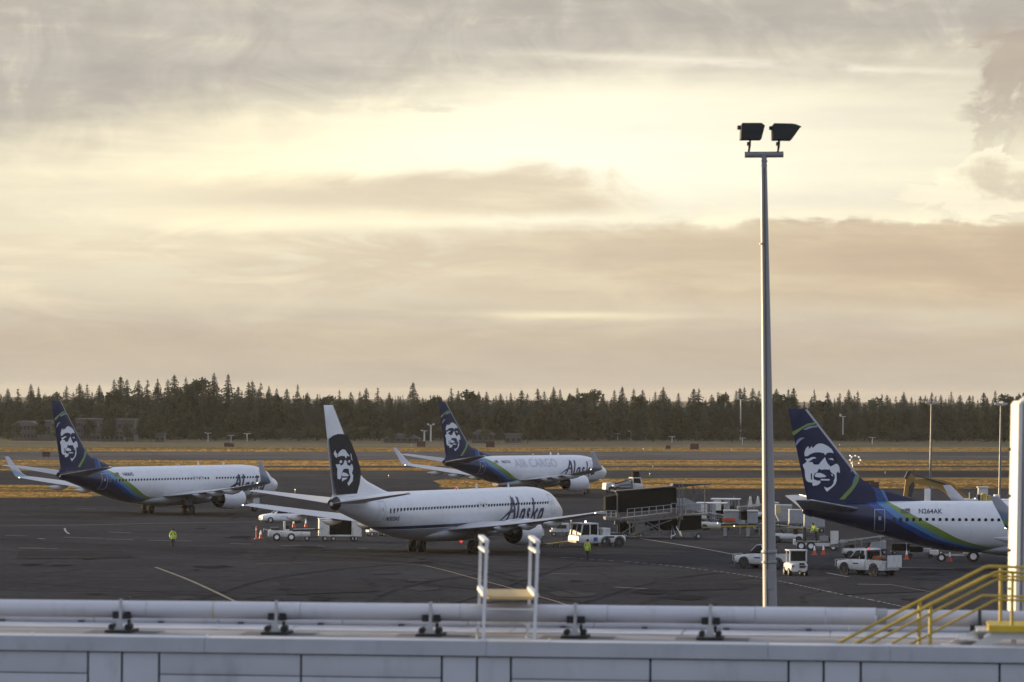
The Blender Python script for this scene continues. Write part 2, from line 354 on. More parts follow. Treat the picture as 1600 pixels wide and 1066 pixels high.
# standing dry grass: loose tufts over the strips (nobody could count it)
def inside_y(name_bounds, n, seed):
    rs = np.random.RandomState(seed); out = []
    for (y0, y1, x0, x1, k) in name_bounds:
        for _ in range(int(n * k)):
            p = G(rs.uniform(x0, x1), rs.uniform(y0 + .4, y1 - .3)); out.append(p)
    return out
pts = inside_y([(699.8, 706.2, -60, 1660, .9), (719.2, 728.2, -60, 1660, 1.0), (731.2, 735.4, -60, 1660, .5), (749, 763.5, 690, 1660, 1.25), (758.5, 778, -60, 140, .35)], 9000, 3)
vs = []; fs = []; rs = np.random.RandomState(5)
for p in pts:
    a = rs.uniform(0, 6.28); wd = rs.uniform(.25, .7); h = rs.uniform(.03, .12); lx, ly = rs.normal(0, .1, 2); i = len(vs)
    ca, sa = math.cos(a) * wd, math.sin(a) * wd
    vs += [(p.x - ca, p.y - sa, 0.03), (p.x + ca, p.y + sa, 0.03), (p.x + ca * .6 + lx, p.y + sa * .6 + ly, h + .03), (p.x - ca * .7 + lx, p.y - sa * .7 + ly, h * .8 + .03)]
    fs.append((i, i + 1, i + 2, i + 3))
M_tuft = bpy.data.materials.new('dry_grass_tuft'); M_tuft.use_nodes = True
t = NT(M_tuft.node_tree); b = t.n['Principled BSDF']; tcn = t.new('ShaderNodeTexCoord').outputs['Object']
nn = t.noise(t.vscale(tcn, .10, 1, 1), .09, 6, .65)
cc = t.mix(t.sst(nn, .40, .60), (.37, .235, .095, 1), (.12, .10, .045, 1)); t.put(b.inputs['Base Color'], cc); b.inputs['Roughness'].default_value = .9; b.inputs['Specular IOR Level'].default_value = .1
tr = t.new('ShaderNodeBsdfTranslucent'); t.put(tr.inputs[0], cc); mx = t.new('ShaderNodeMixShader'); mx.inputs[0].default_value = .45
t.l.new(b.outputs[0], mx.inputs[1]); t.l.new(tr.outputs[0], mx.inputs[2]); t.l.new(mx.outputs[0], t.n['Material Output'].inputs[0])
me = bpy.data.meshes.new('dry_grass'); me.from_pydata(vs, [], fs); me.materials.append(M_tuft)
o = stuff(link('dry_grass', me)); o['label'] = 'dry straw coloured grass standing in strips between runway and taxiways'; o['category'] = 'grass'

# painted markings
M_myel = mat('worn_yellow_marking', (0.115, 0.10, 0.05), 0.7, var=0.35, vscale=0.6, dirt=0.5)
M_mylo = mat('dull_yellow_marking', (0.17, 0.115, 0.06), 0.7, var=0.35, vscale=0.6, dirt=0.6)
M_mwht = mat('worn_white_marking', (0.24, 0.235, 0.23), 0.7, var=0.4, vscale=0.5, dirt=0.5)
M_mfnt = mat('faded_white_marking', (0.105, 0.10, 0.10), 0.8, var=0.5, vscale=0.4, dirt=0.5)
def smooth_pts(pp, n=6):
    out = []
    for i in range(len(pp) - 1):
        p0, p1, p2, p3 = pp[max(i - 1, 0)], pp[i], pp[i + 1], pp[min(i + 2, len(pp) - 1)]
        for k in range(n):
            u = k / n
            out.append(tuple(0.5 * (2 * b_ + (c_ - a_) * u + (2 * a_ - 5 * b_ + 4 * c_ - d_) * u * u + (3 * b_ - a_ - 3 * c_ + d_) * u ** 3) for a_, b_, c_, d_ in zip(p0, p1, p2, p3)))
    out.append(pp[-1]); return out
def marking(name, pix, width, mt, dash=None, z=0.037):
    pts = [G(*p) for p in smooth_pts(pix)]
    res = [pts[0]]
    for q in pts[1:]:
        n = max(1, int((q - res[-1]).length / 0.6)); a = res[-1].copy()
        res += [a.lerp(q, (i + 1) / n) for i in range(n)]
    m_ = MB(); dist = 0
    for i in range(len(res) - 1):
        p, q = res[i], res[i + 1]; l = (q - p).length; dist += l
        if dash and (dist % dash) > dash * 0.5: continue
        s_ = Vector((-(q - p).y, (q - p).x, 0)).normalized() * width / 2
        m_._add([(p.x - s_.x, p.y - s_.y, z), (p.x + s_.x, p.y + s_.y, z), (q.x + s_.x, q.y + s_.y, z), (q.x - s_.x, q.y - s_.y, z)], [(0, 1, 2, 3)])
    return structure(m_.build(name, mt))
marking('yellow_lead_line', [(243, 887), (300, 909), (368, 941), (430, 972)], 0.28, M_myel)
marking('yellow_lead_line', [(400, 882), (520, 879), (640, 882.8), (679, 888), (739, 904), (788, 917), (843, 933), (885, 946), (960, 975)], 0.18, M_mylo)
marking('edge_line', [(-40, 823), (120, 821), (234, 818.6), (400, 816)], 0.5, M_mfnt)
marking('service_road_line', [(1000, 842), (1085, 855.6), (1164, 870.5), (1230, 884)], 0.28, M_mwht)
marking('service_road_dashes', [(869, 871), (943, 876), (1050, 885), (1192, 904), (1312, 929), (1380, 942), (1500, 970)], 0.22, M_mwht, dash=1.3)
marking('stand_line', [(1400, 887.5), (1490, 889)], 0.35, M_mwht); marking('stand_line', [(1340, 913.5), (1396, 914.5)], 0.3, M_mwht)
marking('stand_line', [(1292, 896), (1325, 902)], 0.3, M_mwht); marking('stand_line', [(1396, 915), (1460, 927)], 0.14, M_mfnt)
for (x0, y0, x1, y1) in ((8, 837, 42, 838), (60, 842, 70, 843), (100, 840, 160, 842), (165, 843, 208, 844), (232, 845, 300, 846), (120, 795, 150, 796), (30, 857, 90, 858),
                         (360, 850, 395, 851), (440, 853, 470, 853.5), (496, 854, 508, 854.5), (560, 857, 575, 857.5), (860, 897, 905, 898), (960, 918, 1010, 921), (170, 832, 205, 833.5)):
    marking('faded_dash', [(x0, y0), (x1, y1)], 0.45, M_mfnt)
marking('taxi_curve_mark', [(101, 826), (103, 831), (108, 835)], 0.2, M_mwht)
# pavement joints and repair seams
M_seam = mat('tar_seam', (0.026, 0.026, 0.026), 0.9, var=0.3, spec=0.0)
for (x0, y0, x1, y1) in ((-50, 868, 900, 861), (300, 905, 1250, 936), (-50, 905, 560, 948), (980, 925, 1700, 893), (600, 905, 980, 950), (1000, 880, 1420, 870), (-50, 840, 420, 866), (900, 880, 700, 948)):
    marking('pavement_seam', [(x0, y0), ((x0 + x1) / 2, (y0 + y1) / 2 + .4), (x1, y1)], 0.16, M_seam, z=0.0355)
M_patch = surf_mat('asphalt_repair', (0.042, 0.0415, 0.043, 1), (0.052, 0.051, 0.052, 1), (0.038, 0.038, 0.039, 1), 0.3, 1.0, spec=0.08)
for q in (((30, 862), (190, 861), (210, 872), (25, 874)), ((1020, 905), (1130, 903), (1165, 921), (1040, 924)), ((430, 905), (560, 902), (590, 925), (450, 930)), ((1290, 905), (1420, 902), (1450, 925), (1310, 930))):
    sheet('asphalt_repair', [G(*p) for p in q], 0.0345, M_patch)

M_tyre = mat('tyre_mark', (0.045, 0.0445, 0.0465), 1.0, var=0.35, vscale=0.3, spec=0.0); M_oil = mat('oil_stain', (0.032, 0.0315, 0.033), 0.8, var=0.35, vscale=0.8, spec=0.0); M_wear = mat('worn_patch', (0.064, 0.062, 0.062), 1.0, var=0.3, vscale=0.4, spec=0.0)
for pp in ([(-40, 846), (200, 852), (460, 862), (640, 872), (760, 890), (900, 930)], [(-40, 852), (210, 858), (470, 869), (650, 880), (770, 899), (890, 940)], [(300, 940), (420, 905), (600, 884), (860, 876), (1100, 884)], [(560, 946), (640, 915), (800, 893), (1000, 882), (1160, 880)],
           [(900, 946), (1000, 915), (1120, 896), (1290, 890), (1480, 900)], [(1000, 944), (1080, 918), (1180, 903), (1300, 897), (1480, 909)], [(560, 800), (700, 795), (900, 785), (1100, 779)], [(-40, 800), (200, 795), (480, 787), (700, 781), (1000, 776)]):
    marking('tyre_mark', pp, 0.32, M_tyre, z=0.0352)
rsd = np.random.RandomState(21)
for k in range(46):
    px_, py_ = rsd.uniform(-20, 1500), rsd.uniform(822, 944); c_ = G(px_, py_); r_ = rsd.uniform(.3, 1.6) ; n_ = 11; ang = rsd.uniform(0, 6.28)
    pts_ = [(c_.x + math.cos(6.2832 * i / n_) * r_ * rsd.uniform(.6, 1.2), c_.y + math.sin(6.2832 * i / n_) * r_ * rsd.uniform(1.0, 3.2)) for i in range(n_)]
    sheet('oil_stain' if k % 3 else 'worn_patch', pts_, 0.0349 + .00001 * k, M_oil if k % 3 else M_wear)
# ------------------------------------------------------------------ airliners
NAVY = (0.010, 0.016, 0.055); MBLUE = (0.014, 0.055, 0.21); LBLUE = (0.07, 0.19, 0.37); GREEN = (0.16, 0.24, 0.05)
M_navy = mat('navy_paint', NAVY, 0.35, var=0.1, spec=0.25); M_lb = mat('light_blue_paint', LBLUE, 0.35, var=0.05); M_gr = mat('lime_green_paint', GREEN, 0.35, var=0.05)
M_mb = mat('mid_blue_paint', MBLUE, 0.3, var=0.05)
M_face = mat('tail_emblem_white', (0.62, 0.64, 0.68), 0.45, var=0.04); M_faced = mat('tail_emblem_dark', (0.008, 0.010, 0.03), 0.4, var=0.05, spec=0.2)
M_letter = mat('title_blue', (0.012, 0.016, 0.075), 0.4, var=0.05); M_cargo = mat('title_grey', (0.40, 0.40, 0.47), 0.4, var=0.04)
M_wing = mat('wing_grey', (0.40, 0.40, 0.41), 0.35, var=0.1, dirt=0.2); M_wingw = mat('slat_metal', (0.72, 0.72, 0.73), 0.25, metal=0.5, var=0.05)
M_pwin = mat('cabin_window', (0.025, 0.028, 0.035), 0.2, var=0.1)
M_nac = mat('nacelle_white', (0.60, 0.61, 0.64), 0.3, var=0.06, dirt=0.1); M_exh = mat('exhaust_metal', (0.07, 0.062, 0.055), 0.45, metal=0.8, var=0.3)
M_inside = mat('duct_black', (0.012, 0.012, 0.012), 0.6)

def fus_mat(name, shift, livery):
    mt = bpy.data.materials.new(name); mt.use_nodes = True; t = NT(mt.node_tree); b = t.n['Principled BSDF']
    tcn = t.new('ShaderNodeTexCoord').outputs['Object']; x, y, z = t.sep(tcn)
    X = t.sub(20.0 - shift, x)                                   # aft station counted on the short fuselage
    n = t.noise(tcn, 1.6, 5); f = t.lin(n, .3, .7, .93, 1.03)
    white = (0.62, 0.63, 0.655, 1)
    if livery == 'new':
        zz = t.m('MAXIMUM', t.sub(2.6, z), 0.0)
        edge = t.sub(t.sub(31.7, t.mul(t.sub(5.4, z), 1.9)), t.mul(t.mul(zz, zz), 1.9))
        s = t.sub(X, edge)
        gw = t.m('MINIMUM', t.m('MAXIMUM', t.mul(t.sub(5.75, z), 0.62), 0.0), 1.05)
        st = lambda v, k: t.sst(v, k - .03, k + .03)
        c = t.mix(st(s, 0.0), white, GREEN + (1,))
        s2 = t.sub(s, gw)
        c = t.mix(st(s2, 0.0), c, LBLUE + (1,)); c = t.mix(st(s2, 0.72), c, MBLUE + (1,)); c = t.mix(st(s2, 1.55), c, NAVY + (1,))
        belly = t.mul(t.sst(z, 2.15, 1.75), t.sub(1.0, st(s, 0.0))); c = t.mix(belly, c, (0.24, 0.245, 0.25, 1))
    else:
        c = white
        c = t.mix(t.mul(t.sst(z, 2.56, 2.54), t.sst(z, 2.28, 2.30)), c, (0.012, 0.02, 0.07, 1))
        c = t.mix(t.mul(t.sst(z, 2.23, 2.21), t.sst(z, 2.15, 2.17)), c, (0.03, 0.12, 0.22, 1))
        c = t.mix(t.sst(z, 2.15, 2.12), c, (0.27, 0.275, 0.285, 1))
    c = t.mix(1.0, c, t.comb(f, f, f), 'MULTIPLY')
    # faint skin joints and grime streaks towards the belly
    jn = t.m('PINGPONG', x, 1.27); c = t.mix(t.mul(t.sst(jn, .014, .004), .22), c, (.12, .12, .12, 1))
    g_ = t.mul(t.sst(t.noise(t.vscale(tcn, .5, 3, 1.2), 1.5, 5, .6), .55, .75), t.sst(z, 3.0, 1.4)); c = t.mix(t.mul(g_, .25), c, (.12, .10, .085, 1))
    t.put(b.inputs['Base Color'], c); b.inputs['Roughness'].default_value = 0.32
    b.inputs['Specular IOR Level'].default_value = 0.35; b.inputs['Coat Weight'].default_value = 0.30; b.inputs['Coat Roughness'].default_value = 0.12
    return mt
def winglet_mat():
    mt = bpy.data.materials.new('winglet_paint'); mt.use_nodes = True; t = NT(mt.node_tree); b = t.n['Principled BSDF']
    x, y, z = t.sep(t.new('ShaderNodeTexCoord').outputs['Object'])
    s = t.add(t.add(z, 1.15), t.mul(x, 0.25)); c = t.mix(t.sst(s, 3.0, 3.15), (0.012, 0.03, 0.12, 1), (0.03, 0.10, 0.33, 1)); c = t.mix(t.sst(s, 3.5, 3.6), c, (.20, .34, .07, 1))
    c = t.mix(t.sst(s, 3.75, 3.9), c, (0.16, 0.24, 0.34, 1)); c = t.mix(t.sst(s, 4.3, 4.7), c, (0.42, 0.42, 0.47, 1))
    t.put(b.inputs['Base Color'], c); b.inputs['Roughness'].default_value = .35; return mt
M_winglet = winglet_mat()

STN = [(0, 2.97, 2.93, .02), (.06, 3.16, 2.74, .21), (.2, 3.34, 2.54, .40), (.5, 3.56, 2.30, .66), (.9, 3.76, 2.10, .90), (1.4, 3.96, 1.92, 1.12), (1.8, 4.14, 1.82, 1.26), (2.2, 4.42, 1.73, 1.39),
       (2.7, 4.74, 1.63, 1.52), (3.3, 4.98, 1.54, 1.64), (4.0, 5.14, 1.47, 1.73), (5, 5.27, 1.40, 1.82), (6.2, 5.34, 1.35, 1.87), (7.5, 5.36, 1.34, 1.88), (13, 5.36, 1.34, 1.88), (20, 5.36, 1.34, 1.88), (25, 5.36, 1.34, 1.88),
       (26.2, 5.36, 1.40, 1.88), (27.5, 5.36, 1.58, 1.86), (29, 5.35, 1.88, 1.80), (30.5, 5.34, 2.26, 1.69), (32, 5.31, 2.67, 1.53), (33.5, 5.27, 3.08, 1.32), (35, 5.22, 3.47, 1.06), (36.3, 5.16, 3.80, .78), (37.3, 5.08, 4.05, .54), (37.8, 5.0, 4.18, .42), (38.0, 4.9, 4.3, .30)]
def make_plane(name, label, loc, heading, f=0.0, a=0.0, livery='new', winglets=True, reg='', title=True, cargo=False, pitch=0.0):
    root = thing(name, label, 'airplane', loc, heading)
    sx = lambda X: X + (f if X > 10 else 0) + (a if X > 21 else 0)     # station on this fuselage
    S = [(sx(X), zt, zb, hw) for X, zt, zb, hw in STN]
    T = f + a
    L = lambda X, Y, z: (20.0 - X, -Y, z)
    def fus(X):
        for i in range(len(S) - 1):
            if S[i][0] <= X <= S[i + 1][0]:
                u = (X - S[i][0]) / (S[i + 1][0] - S[i][0]); return [S[i][k] + (S[i + 1][k] - S[i][k]) * u for k in (1, 2, 3)]
        return S[-1][1:]
    def side(X, z, off=0.02):
        zt, zb, hw = fus(X); zc, hz = (zt + zb) / 2, (zt - zb) / 2
        q = max(0.0, 1 - ((z - zc) / hz) ** 2); return hw * math.sqrt(q) + off
    def right(X, z, off=0.02): return L(X, side(X, z, off), z)
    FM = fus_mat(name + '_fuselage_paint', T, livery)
    # fuselage
    dense = []
    for i in range(len(S) - 1):
        n = max(1, int((S[i + 1][0] - S[i][0]) / 1.2))
        dense += [S[i][0] + (S[i + 1][0] - S[i][0]) * k / n for k in range(n)]
    dense.append(S[-1][0]); rings = []
    for X in dense:
        zt, zb, hw = fus(X); zc, hz = (zt + zb) / 2, (zt - zb) / 2
        rings.append([L(X, hw * math.sin(th), zc + hz * math.cos(th)) for th in [2 * math.pi * k / 40 for k in range(40)]])
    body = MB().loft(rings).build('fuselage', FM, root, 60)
    # belly fairing
    fr = []
    for X, w_, zb, zt in ((12.2, .9, 1.5, 2.0), (13.5, 1.7, 1.15, 2.3), (15, 2.0, 1.0, 2.45), (19, 2.08, .95, 2.5), (22, 1.9, 1.0, 2.4), (24, 1.3, 1.15, 2.1), (25.3, .6, 1.35, 1.7)):
        fr.append([L(X + f, w_ * math.sin(th), (zb + zt) / 2 + (zt - zb) / 2 * math.cos(th)) for th in [2 * math.pi * k / 20 for k in range(20)]])
    MB().loft(fr).build('belly_fairing', M_lgrey if livery == 'new' else mat('belly_grey', (.27, .275, .285), .35, dirt=.2), root, 60)
    # wings
    AF = [(0, 0), (.02, .022), (.08, .042), (.2, .06), (.4, .066), (.6, .053), (.8, .03), (1, .004), (1, -.004), (.8, -.018), (.6, -.034), (.4, -.046), (.2, -.044), (.08, -.032), (.02, -.016)]
    def foil(Xle, chord, Y, z, th=1.0): return [L(Xle + u * chord, Y, z + v * chord * th) for u, v in AF]
    def zw(Y): return 2.02 + (Y - 1.6) * 0.1
    for sgn in (1, -1):
        secs = []
        for Y, le, te in ((1.2, 13.2, 22.3), (1.9, 14.4, 22.3), (3.4, 15.55, 22.3), (5.8, 16.85, 22.3), (8.5, 18.3, 22.95), (11.5, 19.95, 23.75), (14.5, 21.6, 24.55), (16.8, 22.95, 25.2)):
            secs.append(foil(le + f, te - le, Y * sgn, zw(Y) + .006 * (Y - 6) ** 2 * .4, 1.05 if Y < 6 else .95))
        wg = MB().loft(secs).build('wing', M_wing, root, 50)
        # leading edge slat strip
        sl = [[L(le + f - .05 + u * 0.5, Y * sgn, zw(Y) + .0024 * (Y - 6) ** 2 + v) for u, v in ((0, 0), (.25, .09), (1, .17), (1, .15), (.3, -.03), (.2, -.07))] for Y, le in ((6.3, 17.12), (11.5, 19.95), (16.6, 22.85))]
        MB().loft(sl).build('slat', M_wingw, wg, 40)
        for Y in (6.6, 9.4, 12.3):
            X0 = 20.9 + (Y - 6.6) * .36 + f; z0 = zw(Y) - .22
            MB().loft([[L(X0 + d, (Y + r * 1.0 * math.sin(th)) * sgn, z0 - dz + r * 1.2 * math.cos(th)) for th in [2 * math.pi * k / 10 for k in range(10)]] for d, r, dz in ((-.9, .03, -.05), (-.3, .17, .02), (.7, .25, .1), (1.7, .2, .08), (2.6, .04, -.05))]).build('flap_fairing', M_wing, wg, 60)
        tipz = zw(16.8) + .0024 * 116.6
        if winglets:
            ws = []
            for dY, dz, le, ch in ((0, 0, 22.95, 2.25), (.30, .05, 23.2, 2.05), (.55, .2, 23.55, 1.8), (.70, .5, 23.95, 1.55), (.82, 1.0, 24.5, 1.25), (.98, 1.7, 25.2, .95), (1.12, 2.38, 25.85, .65)):
                nx = .06 * ch; ring = []
                ang = min(1.0, dz / .5) * 1.35
                for u, v in AF: ring.append(L(le + f + u * ch, (16.8 + dY - v * ch * math.sin(ang)) * sgn, tipz + dz + v * ch * math.cos(ang)))
                ws.append(ring)
            MB().loft(ws).build('winglet', M_winglet, wg, 60)
        MB().lathe([(-.09, .02), (-.05, .055), (.05, .055), (.09, .02)], L(25.2 + f, 16.85 * sgn, tipz + .02), (1, 0, 0), 8).build('tip_light', M_lampw, wg, 60)
        # engine
        cx, cy, cz = 12.9 + f, 4.83 * sgn, 1.72
        prof_o = [(0, .92), (.12, 1.0), (.35, 1.07), (.9, 1.14), (1.6, 1.15), (2.4, 1.12), (3.2, 1.03), (3.75, .93)]
        ax = Vector((-1, 0, 0)); c0 = Vector(L(cx, cy, cz))
        en = MB().lathe(prof_o, c0, ax, 28).build('engine_cowl', M_nac, root, 60)
        MB().lathe([(0, .92), (-.03, .88), (.05, .80), (.5, .78), (.9, .78)], c0, ax, 28).build('inlet_lip', M_wingw, en, 60)
        MB().lathe([(.85, .78), (.86, .2), (.55, .001)], c0, ax, 24).build('fan', M_dark, en, 40)
        MB().lathe([(3.75, .93), (3.70, .88), (3.1, .82), (3.0, .5)], c0, ax, 28).build('fan_duct', M_inside, en, 60)
        MB().lathe([(2.6, .66), (3.6, .62), (4.5, .44), (4.48, .40), (4.1, .38)], c0, ax, 24).build('exhaust_nozzle', M_exh, en, 60)
        MB().lathe([(4.1, .32), (4.7, .2), (5.2, .03)], c0, ax, 16).build('exhaust_plug', M_exh, en, 60)
        MB().loft([[L(X, cy + y_, z_) for y_, z_ in ((-.14, z0), (.14, z0), (.17, z1), (-.17, z1))] for X, z0, z1 in ((cx + 1.0, cz + .9, cz + 1.05), (cx + 2.6, cz + .75, cz + 1.18), (cx + 4.3, cz + .35, cz + 1.1), (cx + 6.6, cz + .5, cz + .9))]).build('pylon', M_nac, en, 30)
        if livery == 'new' and sgn == 1 and not cargo:
            pass
        # main gear
        gx = 19.6 + f
        MB().tube([L(gx, 2.86 * sgn, .56), L(gx, 2.75 * sgn, 1.9)], .13, 10).bar(L(gx, 2.8 * sgn, 1.2), L(gx, 1.7 * sgn, 1.75), .12).bar(L(gx, 2.36 * sgn, .56), L(gx, 3.36 * sgn, .56), .16).box(20 - gx - .55, 20 - gx + .55, -2.98 * sgn - .02, -2.98 * sgn + .02, 1.05, 1.75).build('main_gear_strut', M_grey, root, 40)
        for dy in (-.43, .43): wheel(root, L(gx, 2.86 * sgn + dy, .56), .56, .38, hub=M_dark)
    # nose gear
    MB().tube([L(4.0, 0, .36), L(3.9, 0, 1.7)], .09, 10).bar(L(4.0, -.3, .36), L(4.0, .3, .36), .1).bar(L(4.0, 0, .9), L(4.9, 0, 1.55), .08).build('nose_gear_strut', M_lgrey, root, 40)
    for dy in (-.21, .21): wheel(root, L(4.0, dy, .36), .36, .22, hub=M_dark)
    MB().box(20 - 4.7, 20 - 3.6, -.42, -.38, .95, 1.55).box(20 - 4.7, 20 - 3.6, .38, .42, .95, 1.55).build('nose_gear_door', M_nac, root)
    # fin: slab with a wedge on both edges
    F0 = 39.3 + T
    fin_out = [(-.0, 12.5), (-1.45, 12.5), (-3.5, 9.87), (-5.61, 7.2), (-6.15, 6.75), (-6.6, 6.5), (-7.2, 6.26), (-8.2, 5.98), (-9.6, 5.57), (-10.6, 5.34), (-10.6, 5.0), (-1.62, 4.7), (-1.52, 5.4)]
    def le(z):
        pts = fin_out[1:10]
        for i in range(len(pts) - 1):
            if pts[i][1] >= z >= pts[i + 1][1]: u = (pts[i][1] - z) / (pts[i][1] - pts[i + 1][1]); return pts[i][0] + u * (pts[i + 1][0] - pts[i][0])
        return pts[-1][0]
    te = lambda z: -(12.5 - z) * 0.2145
    th = lambda z: .10 + (12.5 - z) * .024
    rings = []
    for z in (12.52, 12.45, 11.5, 10.4, 9.3, 8.2, 7.2, 6.75, 6.5, 6.26, 5.98, 5.57, 5.34, 4.95):
        zz = min(max(z, 5.34), 12.5); l, e_ = le(zz), te(zz); ch = e_ - l; h = th(zz) if z < 12.5 else .03
        if z < 5.3: l += .3
        rings.append([L(F0 + l + u * ch, h * v, z) for u, v in ((0, .03), (.04, .5), (.12, .85), (.22, 1), (.80, 1), (1, .05), (1, -.05), (.80, -1), (.22, -1), (.12, -.85), (.04, -.5), (0, -.03))])
    fin = MB().loft(rings).build('fin', M_navy if livery == 'new' else mat('fin_white', (0.72, 0.725, 0.74), .35, var=.05), root, 30)
    MB().loft([[L(F0 + le(min(z, 12.45)) + d, y_, z) for d, y_ in ((-.03, 0), (.10, .09), (.18, .13), (.18, -.13), (.10, -.09))] for z in (12.45, 11, 9.5, 8, 7.25)]).build('fin_leading_edge', M_lgrey if livery == 'new' else M_wingw, fin, 40)
    def fdecal(pp, off, mt, nm, parent=fin):
        me = bpy.data.meshes.new(nm); me.from_pydata([L(F0 + t_, th(z_) + off, z_) for t_, z_ in pp], [], [tuple(range(len(pp)))]); me.materials.append(mt)
        return link(nm, me, parent)
    if livery == 'new':
        q = lambda pp: [(-((1210 + zx / 6.663) - 1236.3) / 19.9, 12.5 - ((630 + zy / 6.663) - 643) / 19.9) for zx, zy in pp]
        W = [[(350, 580), (346, 540), (362, 498), (385, 474), (392, 488), (388, 505), (402, 496), (425, 470), (424, 490), (440, 488), (470, 457), (500, 445), (540, 449), (590, 473), (630, 505), (650, 545), (610, 538), (578, 545), (563, 568), (548, 546), (500, 537), (450, 540), (412, 555), (380, 577)],
             [(330, 668), (345, 655), (390, 640), (430, 640), (442, 662), (490, 667), (503, 655), (530, 620), (560, 588), (574, 630), (595, 662), (618, 684), (608, 708), (600, 718), (560, 713), (520, 720), (500, 706), (488, 722), (480, 745), (455, 755), (443, 782), (443, 817), (480, 832), (515, 832), (510, 860), (480, 880), (435, 886), (427, 852), (385, 846), (365, 826), (355, 790), (350, 720), (335, 690)],
             [(453, 775), (475, 752), (510, 751), (545, 764), (575, 785), (560, 795), (500, 799), (460, 792)], [(515, 813), (612, 815), (606, 830), (520, 830)],
             [(606, 712), (620, 684), (650, 668), (672, 655), (692, 660), (710, 690), (715, 750), (700, 745), (688, 733), (680, 760), (682, 830), (668, 868), (640, 897), (600, 930), (585, 946), (568, 930), (550, 894), (585, 907), (625, 890), (648, 860), (652, 830), (663, 800), (660, 770), (640, 757), (622, 742)],
             [(350, 606), (385, 606), (420, 590), (450, 586), (472, 600), (440, 604), (412, 622), (385, 642), (350, 655), (372, 630)], [(592, 606), (628, 596), (668, 610), (645, 620), (615, 612)], [(622, 762), (640, 765), (644, 790), (632, 780)]]
        D = [[(413, 762), (426, 752), (427, 818), (415, 826)], [(440, 648), (470, 655), (495, 652), (490, 662), (455, 666)], [(600, 655), (640, 658), (652, 668), (620, 676)], [(640, 560), (665, 575), (690, 655), (672, 652), (655, 620), (640, 600)]]
        for p in W: fdecal(q(p), .012, M_face, 'tail_emblem')
        for p in D: fdecal(q(p), .022, M_faced, 'tail_emblem_line')
        for p, mt in (([(217, 330), (300, 285), (380, 240), (450, 227), (484, 244), (400, 258), (330, 290), (240, 362), (228, 362)], M_gr), ([(330, 302), (400, 266), (472, 260), (484, 276), (420, 284), (360, 306)], mat('steel_blue', (.20, .26, .38), .35)), ([(255, 450), (270, 412), (300, 390), (350, 385), (312, 410), (280, 445), (264, 470)], mat('steel_blue', (.2, .26, .38), .35)),
                      ([(893, 765), (920, 792), (905, 840), (870, 900), (830, 950), (762, 1025), (710, 1025), (760, 970), (820, 905), (862, 850)], M_gr), ([(886, 758), (895, 770), (862, 848), (842, 880), (850, 830), (866, 790)], M_lb), ([(826, 690), (850, 712), (830, 748)], mat('steel_blue', (.2, .26, .38), .35)),
                      ([(1040, 888), (1060, 895), (1130, 912), (1170, 990), (1200, 1040), (1100, 1040), (1080, 950)], M_mb), ([(1130, 912), (1175, 930), (1220, 1040), (1200, 1040), (1165, 980)], M_lb)):
            fdecal(q(p), .010, mt, 'tail_stripe')
    else:
        q = lambda pp: [(-((490 + zx / 6.27) - 512) / 8.9, 12.5 - ((620 + zy / 6.27) - 632.3) / 19.3) for zx, zy in pp]
        fdecal(q([(172, 402), (205, 372), (250, 356), (300, 358), (335, 382), (375, 455), (420, 590), (447, 690), (453, 760), (440, 850), (415, 945), (228, 950), (212, 850), (200, 740), (186, 560)]), .010, mat('tail_panel_black', (.008, .009, .018), .45, var=.05, spec=.15), 'tail_panel')
        for p in ([(245, 580), (250, 545), (268, 520), (292, 505), (315, 515), (332, 545), (354, 578), (328, 572), (318, 600), (306, 572), (275, 570)], [(207, 548), (225, 510), (230, 540), (244, 552), (238, 590), (222, 580), (215, 562)],
                  [(225, 650), (246, 655), (262, 645), (270, 665), (292, 655), (308, 610), (322, 620), (330, 660), (352, 672), (368, 650), (378, 665), (383, 700), (370, 742), (382, 765), (376, 820), (352, 850), (338, 868), (328, 838), (345, 815), (358, 780), (345, 735), (342, 700), (318, 695), (296, 700), (282, 730), (270, 790), (258, 800), (240, 790), (238, 740), (240, 700)],
                  [(276, 755), (290, 730), (322, 742), (345, 765), (330, 772), (285, 770)], [(278, 785), (330, 785), (318, 798), (292, 812), (282, 822)], [(258, 630), (268, 612), (285, 618), (280, 640), (266, 640)], [(332, 630), (345, 612), (358, 618), (350, 640)], [(358, 545), (368, 560), (372, 600), (380, 620), (368, 610)]):
            fdecal(q(p), .018, M_face, 'tail_emblem')
    # stabilisers
    for sgn in (1, -1):
        MB().loft([foil(le_ + T, ch, Y * sgn, z_, .75) for Y, le_, ch, z_ in ((.3, 33.3, 4.9, 4.62), (1.0, 33.8, 4.45, 4.72), (4, 35.7, 2.95, 5.12), (7.0, 37.6, 1.5, 5.5), (7.18, 37.9, 1.1, 5.52))]).build('stabilizer', M_wing if livery == 'old' else mat('stabilizer_grey', (.24, .25, .28), .35, dirt=.15), root, 50)
        MB().loft([[L(le_ + T - .04 + u * .35, Y * sgn, z_ + v) for u, v in ((0, 0), (.3, .06), (1, .11), (1, .09), (.2, -.05))] for Y, le_, z_ in ((1.4, 34.05, 4.77), (7.1, 37.66, 5.51))]).build('stabilizer_leading_edge', M_wingw, root, 40)
    MB().lathe([(-.55, .58), (-.2, .46), (.0, .36), (.14, .28), (.1, .2), (-.3, .001)], L(37.97 + T, 0, 4.58), (-1, 0, 0.0), 16).build('auxiliary_exhaust', M_exh if livery == 'old' else M_navy, root, 50)
    # cabin windows
    wm = MB(); pr = [(-.115, -.12), (-.08, -.20), (.08, -.20), (.115, -.12), (.115, .12), (.08, .20), (-.08, .20), (-.115, .12)]
